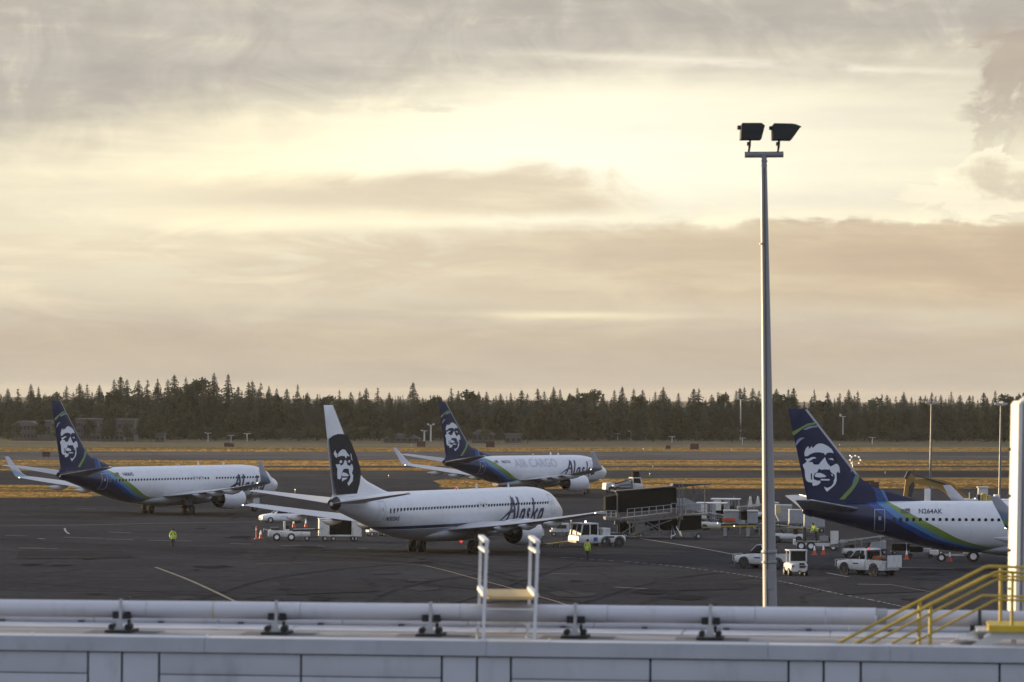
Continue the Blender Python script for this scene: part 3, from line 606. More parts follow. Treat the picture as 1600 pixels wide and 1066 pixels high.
    wm._add([(x, 0, z) for x, z in pr] + [(x, .03, z) for x, z in pr], [tuple(range(8))] + [(i, (i + 1) % 8, (i + 1) % 8 + 8, i + 8) for i in range(8)]); wme = wm.mesh('cabin_window', M_pwin)
    if not cargo:
        zwin = 3.88; X = 5.6; x1 = 31.6 + T; ex = (16.0 + f, 17.0 + f); k = 0
        while X < x1:
            if not (livery == 'new' and abs(X - (14.2 + f)) < .5):
                o = link('window', wme, root); zt, zb, hw = fus(X); o.location = right(X, zwin, .012)
                sl = (side(X, zwin + .2, 0) - side(X, zwin - .2, 0)) / .4; o.rotation_euler = (-math.atan(sl) * -1.0 * -1, 0, 0)
            X += .508
        for X in ex:
            MB().prism([(-.28, -.5), (.28, -.5), (.28, .5), (-.28, .5)], 0, .01).build('exit_panel', mat('panel_line', (.64, .65, .67), .4), root).location = right(X, 3.75, .008)
    def frame(X, z0, z1, w_, nm, mt):
        m_ = MB(); zs = [z0 + (z1 - z0) * k / 8 for k in range(9)]; lw = .06
        for xa in (X - w_ / 2, X + w_ / 2):
            for i in range(8): m_._add([right(xa - lw / 2, zs[i], .014), right(xa + lw / 2, zs[i], .014), right(xa + lw / 2, zs[i + 1], .014), right(xa - lw / 2, zs[i + 1], .014)], [(0, 1, 2, 3)])
        for z in (z0, z1): m_._add([right(X - w_ / 2, z - lw / 2, .016), right(X + w_ / 2, z - lw / 2, .016), right(X + w_ / 2, z + lw / 2, .016), right(X - w_ / 2, z + lw / 2, .016)], [(0, 1, 2, 3)])
        zz = z0 + (z1 - z0) * .6
        m_._add([right(X - .1, zz - .14, .015), right(X + .1, zz - .14, .015), right(X + .1, zz + .14, .015), right(X - .1, zz + .14, .015)], [(0, 1, 2, 3)])
        return m_.build(nm, mt, root)
    frame(32.2 + T, 3.0, 4.68, .78, 'rear_door', mat('door_outline_pale', (.30, .33, .40), .4) if livery == 'new' else mat('door_outline_grey', (.40, .41, .45), .4))
    frame(4.6, 2.95, 4.65, .8, 'front_door', mat('door_outline_grey', (.40, .41, .45), .4))
    # cockpit glass
    cg = MB()
    for s_ in (1, -1):
        for a0, a1, X0, X1 in ((.02, .36, 1.78, 2.30), (.40, .72, 1.85, 2.45), (.76, 1.0, 2.05, 2.75)):
            vs_ = []
            for X, aa in ((X0, a0), (X0 + (.08 if a1 > .9 else 0), a1), (X1, a1), (X1, a0)):
                zt, zb, hw = fus(X); ph = aa * 1.05; zc, hz = (zt + zb) / 2, (zt - zb) / 2
                vs_.append(L(X, s_ * (hw * math.sin(ph) + .02), zc + hz * math.cos(ph) + .02))
            cg._add(vs_, [(0, 1, 2, 3)])
    cg.build('cockpit_window', M_glass, root)
    # titles painted on the right side
    def onside(me, X0, z0, sc, nm, mt, shear=0.0):
        bm = bmesh.new(); bm.from_mesh(me); bmesh.ops.triangulate(bm, faces=bm.faces[:])
        for _ in range(3):
            es = [e for e in bm.edges if e.calc_length() * sc > .28]
            if not es: break
            bmesh.ops.subdivide_edges(bm, edges=es, cuts=1); bmesh.ops.triangulate(bm, faces=[f_ for f_ in bm.faces if len(f_.verts) > 3])
        for v in bm.verts: v.co = Vector(right(X0 - (v.co.x + shear * v.co.y) * sc, z0 + v.co.y * sc, .022))
        m2 = bpy.data.meshes.new(nm); bm.to_mesh(m2); bm.free(); m2.materials.clear(); m2.materials.append(mt); return link(nm, m2, root)
    def text(s_, X0, z0, h, nm, mt, bold=0.0, shear=0.0, space=1.0):
        cu = bpy.data.curves.new(nm, 'FONT'); cu.body = s_; cu.offset = bold; cu.resolution_u = 3; cu.space_character = space
        ob = bpy.data.objects.new('tmp', cu); COL.objects.link(ob); dg = bpy.context.evaluated_depsgraph_get(); me = bpy.data.meshes.new_from_object(ob.evaluated_get(dg))
        bpy.data.objects.remove(ob); bpy.data.curves.remove(cu); return onside(me, X0, z0, h / .7, nm, mt, shear)
    if reg: text(reg, (29.2 if livery == 'new' else 31.5) + T - (.6 if cargo else 0), 4.42 if livery == 'new' else 3.05, .36, 'registration', M_letter, .012)
    if reg and livery == 'new':
        fl = MB(); X0 = 30.55 + T - (.6 if cargo else 0)
        for i in range(4): fl._add([right(X0, 4.42 + .09 * i, .02), right(X0 - .72, 4.42 + .09 * i, .02), right(X0 - .72, 4.47 + .09 * i, .02), right(X0, 4.47 + .09 * i, .02)], [(0, 1, 2, 3)])
        fl._add([right(X0 - .36, 4.6, .024), right(X0 - .72, 4.6, .024), right(X0 - .72, 4.79, .024), right(X0 - .36, 4.79, .024)], [(0, 1, 2, 3)])
        fl.build('flag_marking', mat('flag_dark', (.10, .08, .12), .4), root)
    if cargo: text('AIR CARGO', 20.3, 3.85, 1.1, 'cargo_title', M_cargo, .008, 0, 1.02)
    if title:
        # brush script wordmark: ribbons in a (x along nose, z) frame, unit = cap height
        rb = []
        def stroke(pts, w0, w1=None): rb.append((pts, w0, w1 or w0, letter))
        letter = 0
        stroke([(-.55, .05), (-.30, .16), (0.1, .34), (.55, .47), (.95, .50)], .03, .13)             # swash and bar of the A
        stroke([(.02, -.22), (.25, .10), (.55, .52), (.86, .95), (1.0, 1.08)], .07, .20)
        stroke([(1.0, 1.08), (1.02, .75), (1.03, .40), (1.10, .06)], .20, .15)
        letter = 1
        stroke([(1.62, 1.10), (1.52, .75), (1.42, .40), (1.38, .02)], .17, .15)                        # l
        letter = 2
        stroke([(2.20, .50), (1.95, .48), (1.78, .26), (1.80, .04), (1.98, .06), (2.14, .26)], .12)    # a
        stroke([(2.26, .56), (2.18, .26), (2.18, .0)], .14)
        letter = 3
        stroke([(2.92, .50), (2.70, .50), (2.62, .36), (2.78, .22), (2.74, .03), (2.48, .04)], .13)    # s
        letter = 4
        stroke([(3.46, 1.02), (3.34, .6), (3.18, .0), (3.08, -.32)], .15, .10)                         # k
        stroke([(3.82, .52), (3.52, .36), (3.30, .26)], .13, .10); stroke([(3.48, .34), (3.62, .10), (3.74, -.16)], .12, .07)
        letter = 5
        stroke([(4.46, .48), (4.22, .46), (4.04, .24), (4.06, .02), (4.24, .04), (4.40, .24)], .12)    # a
        stroke([(4.54, .54), (4.44, .22), (4.44, -.02)], .13)
        mes = [MB() for _ in range(6)]
        for pp, w0, w1, lt in rb:
            me_ = mes[lt]
            sp_ = smooth_pts(pp, 5); n = len(sp_)
            for i in range(n - 1):
                (xa, za), (xb, zb_) = sp_[i], sp_[i + 1]
                dxy = Vector((xb - xa, zb_ - za)).normalized(); nn_ = Vector((-dxy.y, dxy.x))
                wa = (w0 + (w1 - w0) * i / (n - 1)) * .66; wb = (w0 + (w1 - w0) * (i + 1) / (n - 1)) * .66; ex = dxy * .02
                quad = [(xa - nn_.x * wa - ex.x, za - nn_.y * wa - ex.y), (xa + nn_.x * wa - ex.x, za + nn_.y * wa - ex.y), (xb + nn_.x * wb + ex.x, zb_ + nn_.y * wb + ex.y), (xb - nn_.x * wb + ex.x, zb_ - nn_.y * wb + ex.y)]
                sc, X0, z0 = TITLE[livery if not cargo else 'cargo']
                X0 += 0
                me_._add([right(X0 - (x_ + .12 * z_) * sc * .82, z0 + z_ * sc, .024 + i * .0004) for x_, z_ in quad], [(0, 1, 2, 3)])
        for me_ in mes: me_.build('title_letter', M_letter, root)
    # antennas, beacon
    for X, h, w_ in ((9.5, .35, .35), (14.0 + f, .45, .4), (17.5 + f, .25, .5)): MB().prism([(20 - X, 5.33), (20 - X - w_, 5.33), (20 - X - w_ * .9, 5.33 + h), (20 - X - w_ * .5, 5.33 + h)], -.03, .03).build('antenna', M_nac, root)
    MB().lathe([(0, .1), (.06, .1), (.12, .06), (.15, .01)], L(18 + f, 0, 5.35), (0, 0, 1), 10).build('top_beacon', M_red, root, 60)
    MB().lathe([(0, .14), (.10, .14), (.2, .08), (.24, .01)], L(17 + f, 0, .97), (0, 0, -1), 10).build('belly_beacon', M_lampr if livery == 'old' else M_red, root, 60)
    return root
TITLE = {'new': (1.65, 10.6, 2.45), 'old': (1.9, 13.8, 2.45), 'cargo': (1.7, 10.6, 2.75)}
make_plane('airliner', 'white and navy airliner with a face on its tail, taxiing at far left', (-38.25, 425.5, 0), R(56.0), 0, 0, 'new', True, 'N606AS')
make_plane('airliner', 'older white airliner without winglets under tow, black panel on its white tail', (-5.0, 327.5, 0), R(62.4), 1.37, 1.07, 'old', False, 'N303AS')
make_plane('cargo_airliner', 'white and navy freighter marked AIR CARGO taxiing behind the old airliner', (-0.55, 514, 0), R(47.5), -3.0, -2.84, 'new', True, 'N627AS', cargo=True)
make_plane('airliner', 'parked navy tailed airliner marked N264AK cut off by the right duct', (43.4, 300.6, 0), R(-0.9), 1.37, 1.07, 'new', True, 'N264AK')
# ------------------------------------------------------------------ near roof edge
ZC = CAM_H - 2.50
PL, PR = G(-160, 990.5, ZC), G(1760, 1014.5, ZC)
ex = (PR - PL); LEN = ex.length; ex = ex.normalized(); ey = Vector((-ex.y, ex.x, 0)); ez = Vector((0, 0, 1))
RZ = math.atan2(ex.y, ex.x)
def loc_x(px, py=1005):                       # distance along the parapet of a pixel column
    d = ray(px, py); n = ey; t = (PL - CAM).dot(n) / d.dot(n); return (CAM + d * t - PL).dot(ex)
def loc_p(px, py, depth):                     # local (x, y, z) of a pixel at a given distance behind the parapet face
    d = ray(px, py); t = ((PL - CAM).dot(ey) + depth) / d.dot(ey); p = CAM + d * t - PL; return Vector((p.dot(ex), depth, p.z))
M_panel = mat('wall_panel', (0.48, 0.49, 0.52), 0.42, var=0.12, vscale=0.7, bump=0.06, bscale=2, dirt=0.34)
M_coping = mat('coping_metal', (0.42, 0.43, 0.46), 0.38, var=0.14, vscale=1.2, dirt=0.3)
M_roof = mat('roof_membrane', (0.27, 0.265, 0.275), 0.7, var=0.35, vscale=0.8, dirt=0.5)
M_jacket = mat('pipe_jacket', (0.50, 0.50, 0.53), 0.35, var=0.06, vscale=1.5, dirt=0.22)
wall = thing('parapet_wall', 'pale grey panelled parapet wall along the bottom edge', 'wall', PL, RZ)
MB().box(0, LEN, .05, .30, -3.2, -.18).build('wall_core', M_dark, wall)
joints = [-150, -90, -30, 137, 190, 248, 470, 690, 745, 798, 1016, 1232, 1287, 1345, 1562, 1700, 1750]
jx = [loc_x(p, 1035) for p in joints]; gap = .011
for i in range(len(jx) - 1):
    x0, x1 = jx[i] + gap, jx[i + 1] - gap; narrow = (x1 - x0) < .5
    zs = [(-3.2, -.165)] if narrow else [(-.378, -.165), (-3.2, -.388)]
    for z0, z1 in zs:
        MB().box(x0, x1, 0.012 + .003 * (i % 3), .05, z0, z1, bev=.006).build('panel', M_panel, wall, 30)
seams = [-0.05] + [loc_x(p, 1003) for p in (320, 760, 1200, 1391, 1640)] + [LEN + .05]
for i in range(len(seams) - 1):
    x0, x1 = seams[i] + .002, seams[i + 1] - .002
    MB().box(x0, x1, -.02, .34, -.02, 0, bev=.006).box(x0, x1, -.022, .004, -.15, -.018).build('coping', M_coping, wall, 30)
for px in (48, 321, 857, 1386, 1391): MB().box(-.012, .012, -.012, .012, 0, .025).build('coping_screw', M_white, wall).location = (loc_x(px, 993), .1, .001)
# roof behind it
roof = thing('flat_roof', 'white flat roof strip between parapet and pipe', 'roof', PL, RZ)
MB().box(0, LEN, .34, 5.5, -.75, -.06).build('deck', M_roof, roof)
MB().box(0, LEN, 4.9, 5.5, -.058, .0, bev=.03).build('kerb', M_jacket, roof, 40)
M_sheet = mat('membrane_sheet', (0.40, 0.40, 0.425), 0.55, var=0.3, vscale=1.4, dirt=0.45); M_sheetd = mat('membrane_sheet_dark', (0.17, 0.17, 0.185), 0.6, var=0.4, vscale=1.1, dirt=0.5)
xs_ = 0.0; kk_ = 0; rs_ = random.Random(8)
while xs_ < LEN:
    w_ = rs_.uniform(1.4, 2.4); MB().box(xs_, min(LEN, xs_ + w_ - .012), 2.3 + rs_.uniform(-.05, .05), 4.6, -.0595, -.052 + .002 * (kk_ % 2)).build('membrane_sheet', M_sheet, roof)
    MB().box(xs_ + .3, min(LEN, xs_ + w_ + .25), .36, 1.35 + rs_.uniform(-.25, .3), -.0595, -.055).build('membrane_sheet', M_sheetd, roof); xs_ += w_; kk_ += 1
MB().tube([(0, 4.3, .0), (LEN, 4.3, .0)], .028, 10).build('conduit', M_jacket, roof, 40)
rs = random.Random(4)
M_worn = mat('walk_pad', (0.10, 0.10, 0.11), 0.8, var=0.25, dirt=0.3)
PIPE_Y = 1.75; ZR = -.06
# long insulated pipe
def zpix(px, py, depth): return loc_p(px, py, depth).z
pz0 = zpix(100, 951, PIPE_Y); pz1 = zpix(1300, 963, PIPE_Y); px0, px1 = loc_p(100, 951, PIPE_Y).x, loc_p(1300, 963, PIPE_Y).x
pzf = lambda x: pz0 + (pz1 - pz0) * (x - px0) / (px1 - px0)
pipe = thing('insulated_pipe', 'long white insulated pipe running along the roof edge', 'pipe', PL, RZ)
cuts = [-.1] + [loc_p(p, 955, PIPE_Y).x for p in (230, 470, 720, 950, 1180, 1290, 1369)]
for i in range(len(cuts) - 1):
    MB().tube([(cuts[i] + .002, PIPE_Y, pzf(cuts[i])), (cuts[i + 1] - .002, PIPE_Y, pzf(cuts[i + 1]))], .092 + (.0015 if i % 2 else 0), 24).build('pipe_section', M_jacket, pipe, 40)
xa, xb = loc_p(1369, 955, PIPE_Y).x, loc_p(1386, 955, PIPE_Y).x
MB().tube([(xa + .003, PIPE_Y, pzf(xa)), (xb - .003, PIPE_Y, pzf(xb))], .086, 20).build('coupling', M_lgrey, pipe, 40)
MB().tube([(xb, PIPE_Y, pzf(xb) - .012), (LEN, PIPE_Y, pzf(LEN) - .012)], .088, 24).build('pipe_section', M_jacket, pipe, 40)
MB().tube([(loc_p(334, 955, PIPE_Y).x, PIPE_Y, 0), (loc_p(335.4, 955, PIPE_Y).x, PIPE_Y, 0)], .0945, 20).build('yellow_band', M_yellow, pipe, 40).location = (0, 0, pzf(loc_p(334, 955, PIPE_Y).x))
lp = thing('lit_band_tube', 'white tube added as the lit membrane band behind the long pipe', 'pipe', PL, RZ)  # tube added to imitate the lit band of roof membrane
for i in range(9): MB().tube([(LEN * i / 9 + .004, 3.3, -.005), (LEN * (i + 1) / 9 - .004, 3.3, -.005)], .062 + .001 * (i % 2), 16).build('pipe_section', M_jacket, lp, 40)
for i in range(14): MB().box(LEN * (i + .4) / 14 - .03, LEN * (i + .4) / 14 + .03, 3.2, 3.4, ZR + .009, ZR + .03).build('tube_shoe', M_dark, lp)
# pipe supports
def support(px, label):
    x = loc_p(px, 980, PIPE_Y - .12).x; zc = pzf(x); zr = ZR
    s = thing('pipe_support', label, 'pipe support', PL + ex * x, RZ, 'pipe supports on the roof')
    y0 = PIPE_Y - .135
    MB().bar((0.01, y0, zr + .06), (0.014, y0, zc + .115), .035, .03).build('upright', M_galv, s)
    MB().bar((.055, PIPE_Y + .12, zr + .06), (.055, PIPE_Y + .12, zc + .13), .035, .03).build('upright', M_dark, s)  # rear upright coloured dark to give the support its shadow side
    MB().bar((.012, y0, zc - .1), (.055, PIPE_Y + .12, zc - .1), .04, .03).build('cross_bar', M_galv, s)
    for d in (-.10, .10): MB().box(d * .62 - .035 + .015, d * .62 + .035 + .015, PIPE_Y - .112, PIPE_Y + .05, zc - .098, zc - .02, bev=.008).build('rubber_saddle', M_black, s)
    MB().prism([(-.055, zr + .03), (.075, zr + .03), (.045, zr + .08), (.03, zr + .15), (-.005, zr + .15), (-.025, zr + .08)], y0 - .05, y0 - .035).build('bracket', M_galv, s)
    for d in (-.075, .10): MB().lathe([(-.1, .032), (.1, .032)], (d, y0 + .02, zr + .065), (0, 1, 0), 12, closed=True).build('foot_block', M_black, s, 40)
    MB().box(-.13, .15, y0 - .16, PIPE_Y + .2, zr + .0035, zr + .032, bev=.006).build('base_pad', M_black, s)
    MB().box(-.36, .42, y0 - .2, PIPE_Y + .3, zr - .01, zr + .0015).build('walk_pad', M_worn, s)
for px, lb in ((187, 'leftmost galvanised pipe support on black base pad'), (430, 'second pipe support from the left on black base pad'), (671, 'pipe support just left of the white stile'), (897, 'pipe support just right of the white stile'), (1108, 'pipe support left of the lamp mast, rightmost open bracket')): support(px, lb)
s = thing('pipe_support', 'black boxed pipe support behind the yellow stair', 'pipe support', PL + ex * loc_p(1526, 975, PIPE_Y - .1).x, RZ)
MB().box(-.07, .07, PIPE_Y - .2, PIPE_Y - .1, ZR, .13, bev=.01).build('saddle_box', M_black, s); MB().bar((.03, PIPE_Y - .15, ZR), (.03, PIPE_Y - .15, .30), .035).build('upright', M_dark, s)
# crossover stile
M_stile = mat('stile_paint', (0.66, 0.66, 0.66), 0.4, var=0.08, dirt=0.2)
M_tread = mat('stile_tread_sunlit', (0.52, 0.36, 0.14), 0.6, var=0.15)  # warm sunlight put into the platform colour
st = thing('crossover_stile', 'white step over stile with tall hand loops straddling the pipe', 'ladder', PL, RZ)
DF, DB = .75, 2.9
fl_, fr_ = loc_p(755, 1000, DF).x, loc_p(835, 1000, DF).x
bl_, br_ = loc_p(748, 945, DB).x, loc_p(826, 945, DB).x
zt = zpix(757, 846, DF); zt2 = zpix(838, 846, DF); zb_ = zpix(750, 838, DB); zm = zpix(757, 862, DF); zmb = zpix(749, 855, DB); zp = zpix(757, 932, DF); zpb = zpix(748, 920, DB)
lean = .03
for nm, xf, xb_ in (('left', fl_, bl_), ('right', fr_, br_)):
    MB().bar((xf, DF, ZR), (xf + lean, DF, zt), .058, .03).build('front_post', M_stile, st)
    MB().bar((xb_, DB, ZR), (xb_ + lean * .6, DB, zb_), .05, .03).build('rear_post', M_stile, st)
    MB().bar((xf + lean, DF - .02, zt), (xb_ + lean * .6, DB + .02, zb_), .055, .03).build('hand_loop', M_stile, st)
    MB().bar((xf + lean * .9, DF + .02, zm), (xb_ + lean * .55, DB - .02, zmb), .045, .03).build('mid_bar', M_stile, st)
    MB().bar((xf + lean * .45, DF + .02, zp + .012), (xb_ + lean * .3, DB - .02, zpb + .012), .05, .045).build('platform_rail', M_stile, st)
zpl = (zp + zpb) / 2
MB()._add([Vector((xf_, y_, z_)) for z_off in (0, -.03) for (xf_, y_, z_) in ((fl_ + .05, DF + .03, zp + z_off), (fr_ - .02, DF + .03, zp + z_off), (br_ - .01, DB - .03, zpb + z_off), (bl_ + .04, DB - .03, zpb + z_off))], [(0, 1, 2, 3), (7, 6, 5, 4), (0, 4, 5, 1), (1, 5, 6, 2), (2, 6, 7, 3), (3, 7, 4, 0)]).build('platform', M_tread, st)
zr1 = zpix(790, 952, DF); MB().bar((fl_, DF, zr1), (fr_, DF, zr1), .03, .012).build('rung', M_stile, st)
zr2 = zpix(790, 998, DF); MB().bar((fl_, DF, zr2), (fr_, DF, zr2), .03, .012).build('rung', M_stile, st)
lx0, lx1 = loc_p(746, 975, 1.25).x, loc_p(824, 975, 1.25).x; lz = zpix(780, 974, 1.25)
sb = MB(); sb.tube([(lx0, 1.25, ZR), (lx0, 1.25, lz - .03), (lx0 + .04, 1.25, lz), (lx1 - .04, 1.25, lz), (lx1, 1.25, lz - .03), (lx1, 1.25, ZR)], .015, 8); sb.build('step_hoop', M_cream, st, 40)
# yellow stair at the right
stair = thing('roof_stair', 'yellow railed stair rising to a platform at lower right', 'stair', PL, RZ)
def rail(pix, depth, r=.016, nm='handrail'):
    MB().tube([loc_p(x, y, depth) for x, y in pix], r, 8).build(nm, M_yellow, stair, 50)
SF, SN = 1.35, .62
rail([(1285, 1019), (1308, 1006), (1435, 940), (1538, 887), (1546, 885), (1700, 890)], SF)
rail([(1330, 1008), (1443, 949), (1538, 901), (1544, 899.6), (1700, 905)], SF, .0125)
rail([(1370, 1018), (1385, 1010), (1530, 933), (1536, 930.6), (1700, 935)], SF, .0125)
rail([(1310, 1020), (1333, 1008), (1433, 956), (1553, 896), (1561, 893.5), (1700, 899)], SN)
rail([(1330, 1021), (1356, 1008), (1553, 908), (1561, 905.5), (1700, 911)], SN, .0125)
rail([(1390, 1022), (1416, 1010), (1553, 939), (1560, 937), (1700, 942)], SN, .0125)
for px, t_, b_, d in ((1436, 939, 1030, SF), (1563, 886, 974, SF), (1453, 946, 1040, SN), (1581, 893, 984, SN)):
    MB().tube([loc_p(px, b_, d), loc_p(px + 1, t_, d)], .018, 8).build('post', M_yellow, stair, 50)
M_plat = mat('platform_yellow', (0.55, 0.38, 0.02), 0.5, var=0.15, dirt=0.25)
a_, b2 = loc_p(1541, 975, SF), loc_p(1560, 985, SN)
zpf = loc_p(1570, 977, SN).z
MB().box(a_.x, a_.x + 1.6, SN - .06, SF + .05, zpf - .07, zpf, bev=.008).build('platform', M_plat, stair)
def stringer(depth, pts):
    v = [loc_p(x, y, depth) for x, y in pts]; n = len(v); q = [p + Vector((0, .03, 0)) for p in v]
    MB()._add(v + q, [tuple(range(n)), tuple(range(2 * n - 1, n - 1, -1))] + [(i, i + n, (i + 1) % n + n, (i + 1) % n) for i in range(n)]).build('stringer', M_cream, stair)
stringer(SF, [(1440, 1030), (1482, 1005), (1538, 977), (1545, 981), (1545, 986), (1500, 1030)])
stringer(SN, [(1480, 1030), (1556, 986), (1700, 989), (1700, 1002), (1568, 999), (1515, 1030)])
for k in range(3):
    p = loc_p(1515 - 27 * k + 22, 993 + 14 * k - 8, SN); MB().box(p.x - .07, p.x + .13, SN + .03, SF - .002, p.z - .02, p.z).build('tread', M_cream, stair)
MB().bar(loc_p(1584, 1000, SN + .1), loc_p(1584, 1040, SN + .1), .05).build('leg', M_cream, stair)
# white rounded duct standing at the right edge
duct = thing('roof_duct', 'tall white rounded duct rising at the right edge', 'duct', PL, RZ)
M_duct = mat('duct_white_shaded', (0.40, 0.40, 0.42), 0.4, var=0.05, vscale=0.8, dirt=0.1)  # body coloured darker as the shaded front beside the sunlit edge
D0 = 3.6; dl = loc_p(1576.5, 800, D0).x; zt_ = loc_p(1590, 613, D0).z; zb2 = loc_p(1590, 958, D0).z
rr = []
N8 = 10
def rrect(x0, x1, y0, y1, r):
    pts = []
    for cx_, cy_, a0 in ((x1 - r, y1 - r, 0), (x0 + r, y1 - r, 90), (x0 + r, y0 + r, 180), (x1 - r, y0 + r, 270)):
        for k in range(6): a = R(a0 + 18 * k); pts.append((cx_ + r * math.cos(a), cy_ + r * math.sin(a)))
    return pts
for dz, ins in ((zb2, 0), (zt_ - .25, 0), (zt_ - .16, .02), (zt_ - .08, .07), (zt_ - .02, .15), (zt_, .26)):
    rr.append([(x, y, dz) for x, y in rrect(dl + .065 + ins, dl + .95 - ins, D0 - .05 + ins * .5, D0 + .9 - ins * .5, .12)])
MB().loft(rr).build('duct_body', M_duct, duct, 40)
lean_ = loc_p(1580.5, 640, D0 - .05).x - loc_p(1575, 950, D0 - .05).x
zq = loc_p(1578, 632, D0).z
MB().loft([[(x + dx_, y, z) for x, y in ((dl, D0 + .35), (dl, D0 + .06), (dl + .008, D0 + .035), (dl + .070, D0 - .092), (dl + .112, D0 - .098), (dl + .118, D0 + .35))] for dx_, z in ((0, zb2 + .02), (lean_, zq), (lean_ + .03, zq + .04))]).build('duct_edge', M_cream, duct, 40)  # paler cream than the body, putting the sunlit band into colour
for dx_ in (.122, .142): MB().bar((dl + dx_, D0 - .085, zb2 + .03), (dl + dx_ + lean_, D0 - .085, zq), .010, .05).build('rib', M_duct, duct)
for py in (702, 775, 860, 920): p = loc_p(1577, py, D0 - .1); MB().box(p.x - .012, p.x + .02, D0 - .125, D0 - .09, p.z - .015, p.z + .015).build('clip', M_dark, duct)
MB().box(dl + .2, dl + .95, D0 - .056, D0 - .05, loc_p(1590, 718, D0).z - .005, loc_p(1590, 718, D0).z + .005).build('seam', M_lgrey, duct)

# ------------------------------------------------------------------ apron lamp mast
MD = 87.0
tp, bt = P(1193, 243, MD), P(1203, 946, MD)
dirn = (tp - bt).normalized(); base = bt - dirn * (bt.z / dirn.z)
mast = thing('lamp_mast', 'tall grey lamp mast with two black floodlights', 'lamp post', base, 0)
q = lambda v: Vector(v) - base
sc_ = F_PX / MD
M_mast = mat('mast_grey', (0.25, 0.245, 0.245), 0.4, var=0.1, vscale=1.0, dirt=0.12)
MB().tube([(0, 0, 0), q(bt), q(bt.lerp(tp, .5)), q(tp)], [11.5 / sc_ * 1.25, 11.3 / sc_, 8.0 / sc_, 5.0 / sc_], 28).build('pole', M_mast, mast, 40)
MB().lathe([(0, .42), (.04, .42), (.06, .25)], (0, 0, 0), (0, 0, 1), 20).build('base_flange', M_galv, mast, 40)
for py, h in ((862, 3), (878, 2)):
    c = q(P(1202, py, MD)); MB().lathe([(-h / sc_, 11.6 / sc_), (-h * .6 / sc_, 12.4 / sc_), (h * .6 / sc_, 12.4 / sc_), (h / sc_, 11.6 / sc_)], c, dirn, 24).build('collar', M_mast, mast, 40)
for py, r_ in ((252, 6.0), (259, 5.6), (381, 7.2)):
    c = q(P(1193.2, py, MD)); MB().lathe([(-.02, r_ / sc_ * .9), (-.015, r_ / sc_), (.015, r_ / sc_), (.02, r_ / sc_ * .9)], c, dirn, 20).build('collar', M_mast, mast, 40)
MB().tube([q(P(1163.5, 242, MD)), q(P(1224, 241.5, MD))], 4.8 / sc_, 14).build('cross_arm', M_mast, mast, 40)
M_flood = mat('floodlight_black', (0.012, 0.012, 0.011), 0.5, var=0.2)
def flood(outline, stem, back, dz):
    v = [q(P(x, y, MD)) for x, y in outline]; n = len(v); th_ = .30
    A_ = [p + Vector((0, -th_, 0)) for p in v]; B_ = [p + Vector((0, th_, 0)) for p in v]
    hd = MB()._add(A_ + B_, [tuple(range(n)), tuple(range(2 * n - 1, n - 1, -1))] + [(i, i + n, (i + 1) % n + n, (i + 1) % n) for i in range(n)]).build('floodlight', M_flood, mast)
    b0, b1 = q(P(*back[0], MD)), q(P(*back[1], MD)); MB().box(min(b0.x, b1.x), max(b0.x, b1.x), b0.y - .12, b0.y + .12, min(b0.z, b1.z), max(b0.z, b1.z), bev=.02).build('ballast_box', M_flood, hd)
    MB().tube([q(P(stem[0] - 1.5, 238, MD)), q(P(stem[0], 228, MD)), q(P(stem[0] + 1, 218, MD))], [1.9 / sc_, 2.3 / sc_, 1.6 / sc_], 8).build('bracket', M_flood, hd, 40)
    k = q(P(stem[0] - 1.8, 225, MD)); MB().box(k.x - .03, k.x + .03, -.05 + k.y, .05 + k.y, k.z - .04, k.z + .04).build('knuckle', M_flood, hd)
flood([(1156.5, 218.5), (1157.5, 196), (1159, 193.5), (1188, 193.5), (1190, 194.5), (1194, 197.5), (1188.5, 218.5)], (1171, 0), ((1152, 196.5), (1157.5, 202.5)), 0)
flood([(1206.5, 219), (1206, 197), (1208.5, 194), (1236, 194.5), (1242, 195.5), (1251, 199.2), (1248, 202), (1235.5, 219.3)], (1216.5, 0), ((1202, 197.5), (1207.5, 203)), 0)
gl = q(P(1189.5, 205, MD)); MB()._add([q(P(1190.2, 204, MD)) + Vector((0, -.31, 0)), q(P(1191, 203, MD)) + Vector((0, .31, 0)), q(P(1188.4, 215, MD)) + Vector((0, .31, 0)), q(P(1187.6, 213, MD)) + Vector((0, -.31, 0))], [(0, 1, 2, 3)]).build('lens', M_glass, mast)

hp = q(P(1202, 905, MD)); MB().box(hp.x - .09, hp.x + .09, hp.y - .175, hp.y - .155, hp.z - .22, hp.z + .22, bev=.01).build('access_hatch', M_mast, mast)
MB().tube([q(P(1198.5, 946, MD)) + Vector((0, -.17, 0)), q(P(1196.5, 600, MD)) + Vector((0, -.135, 0)), q(P(1194, 262, MD)) + Vector((0, -.09, 0))], .012, 6).build('cable', M_dark, mast, 40)
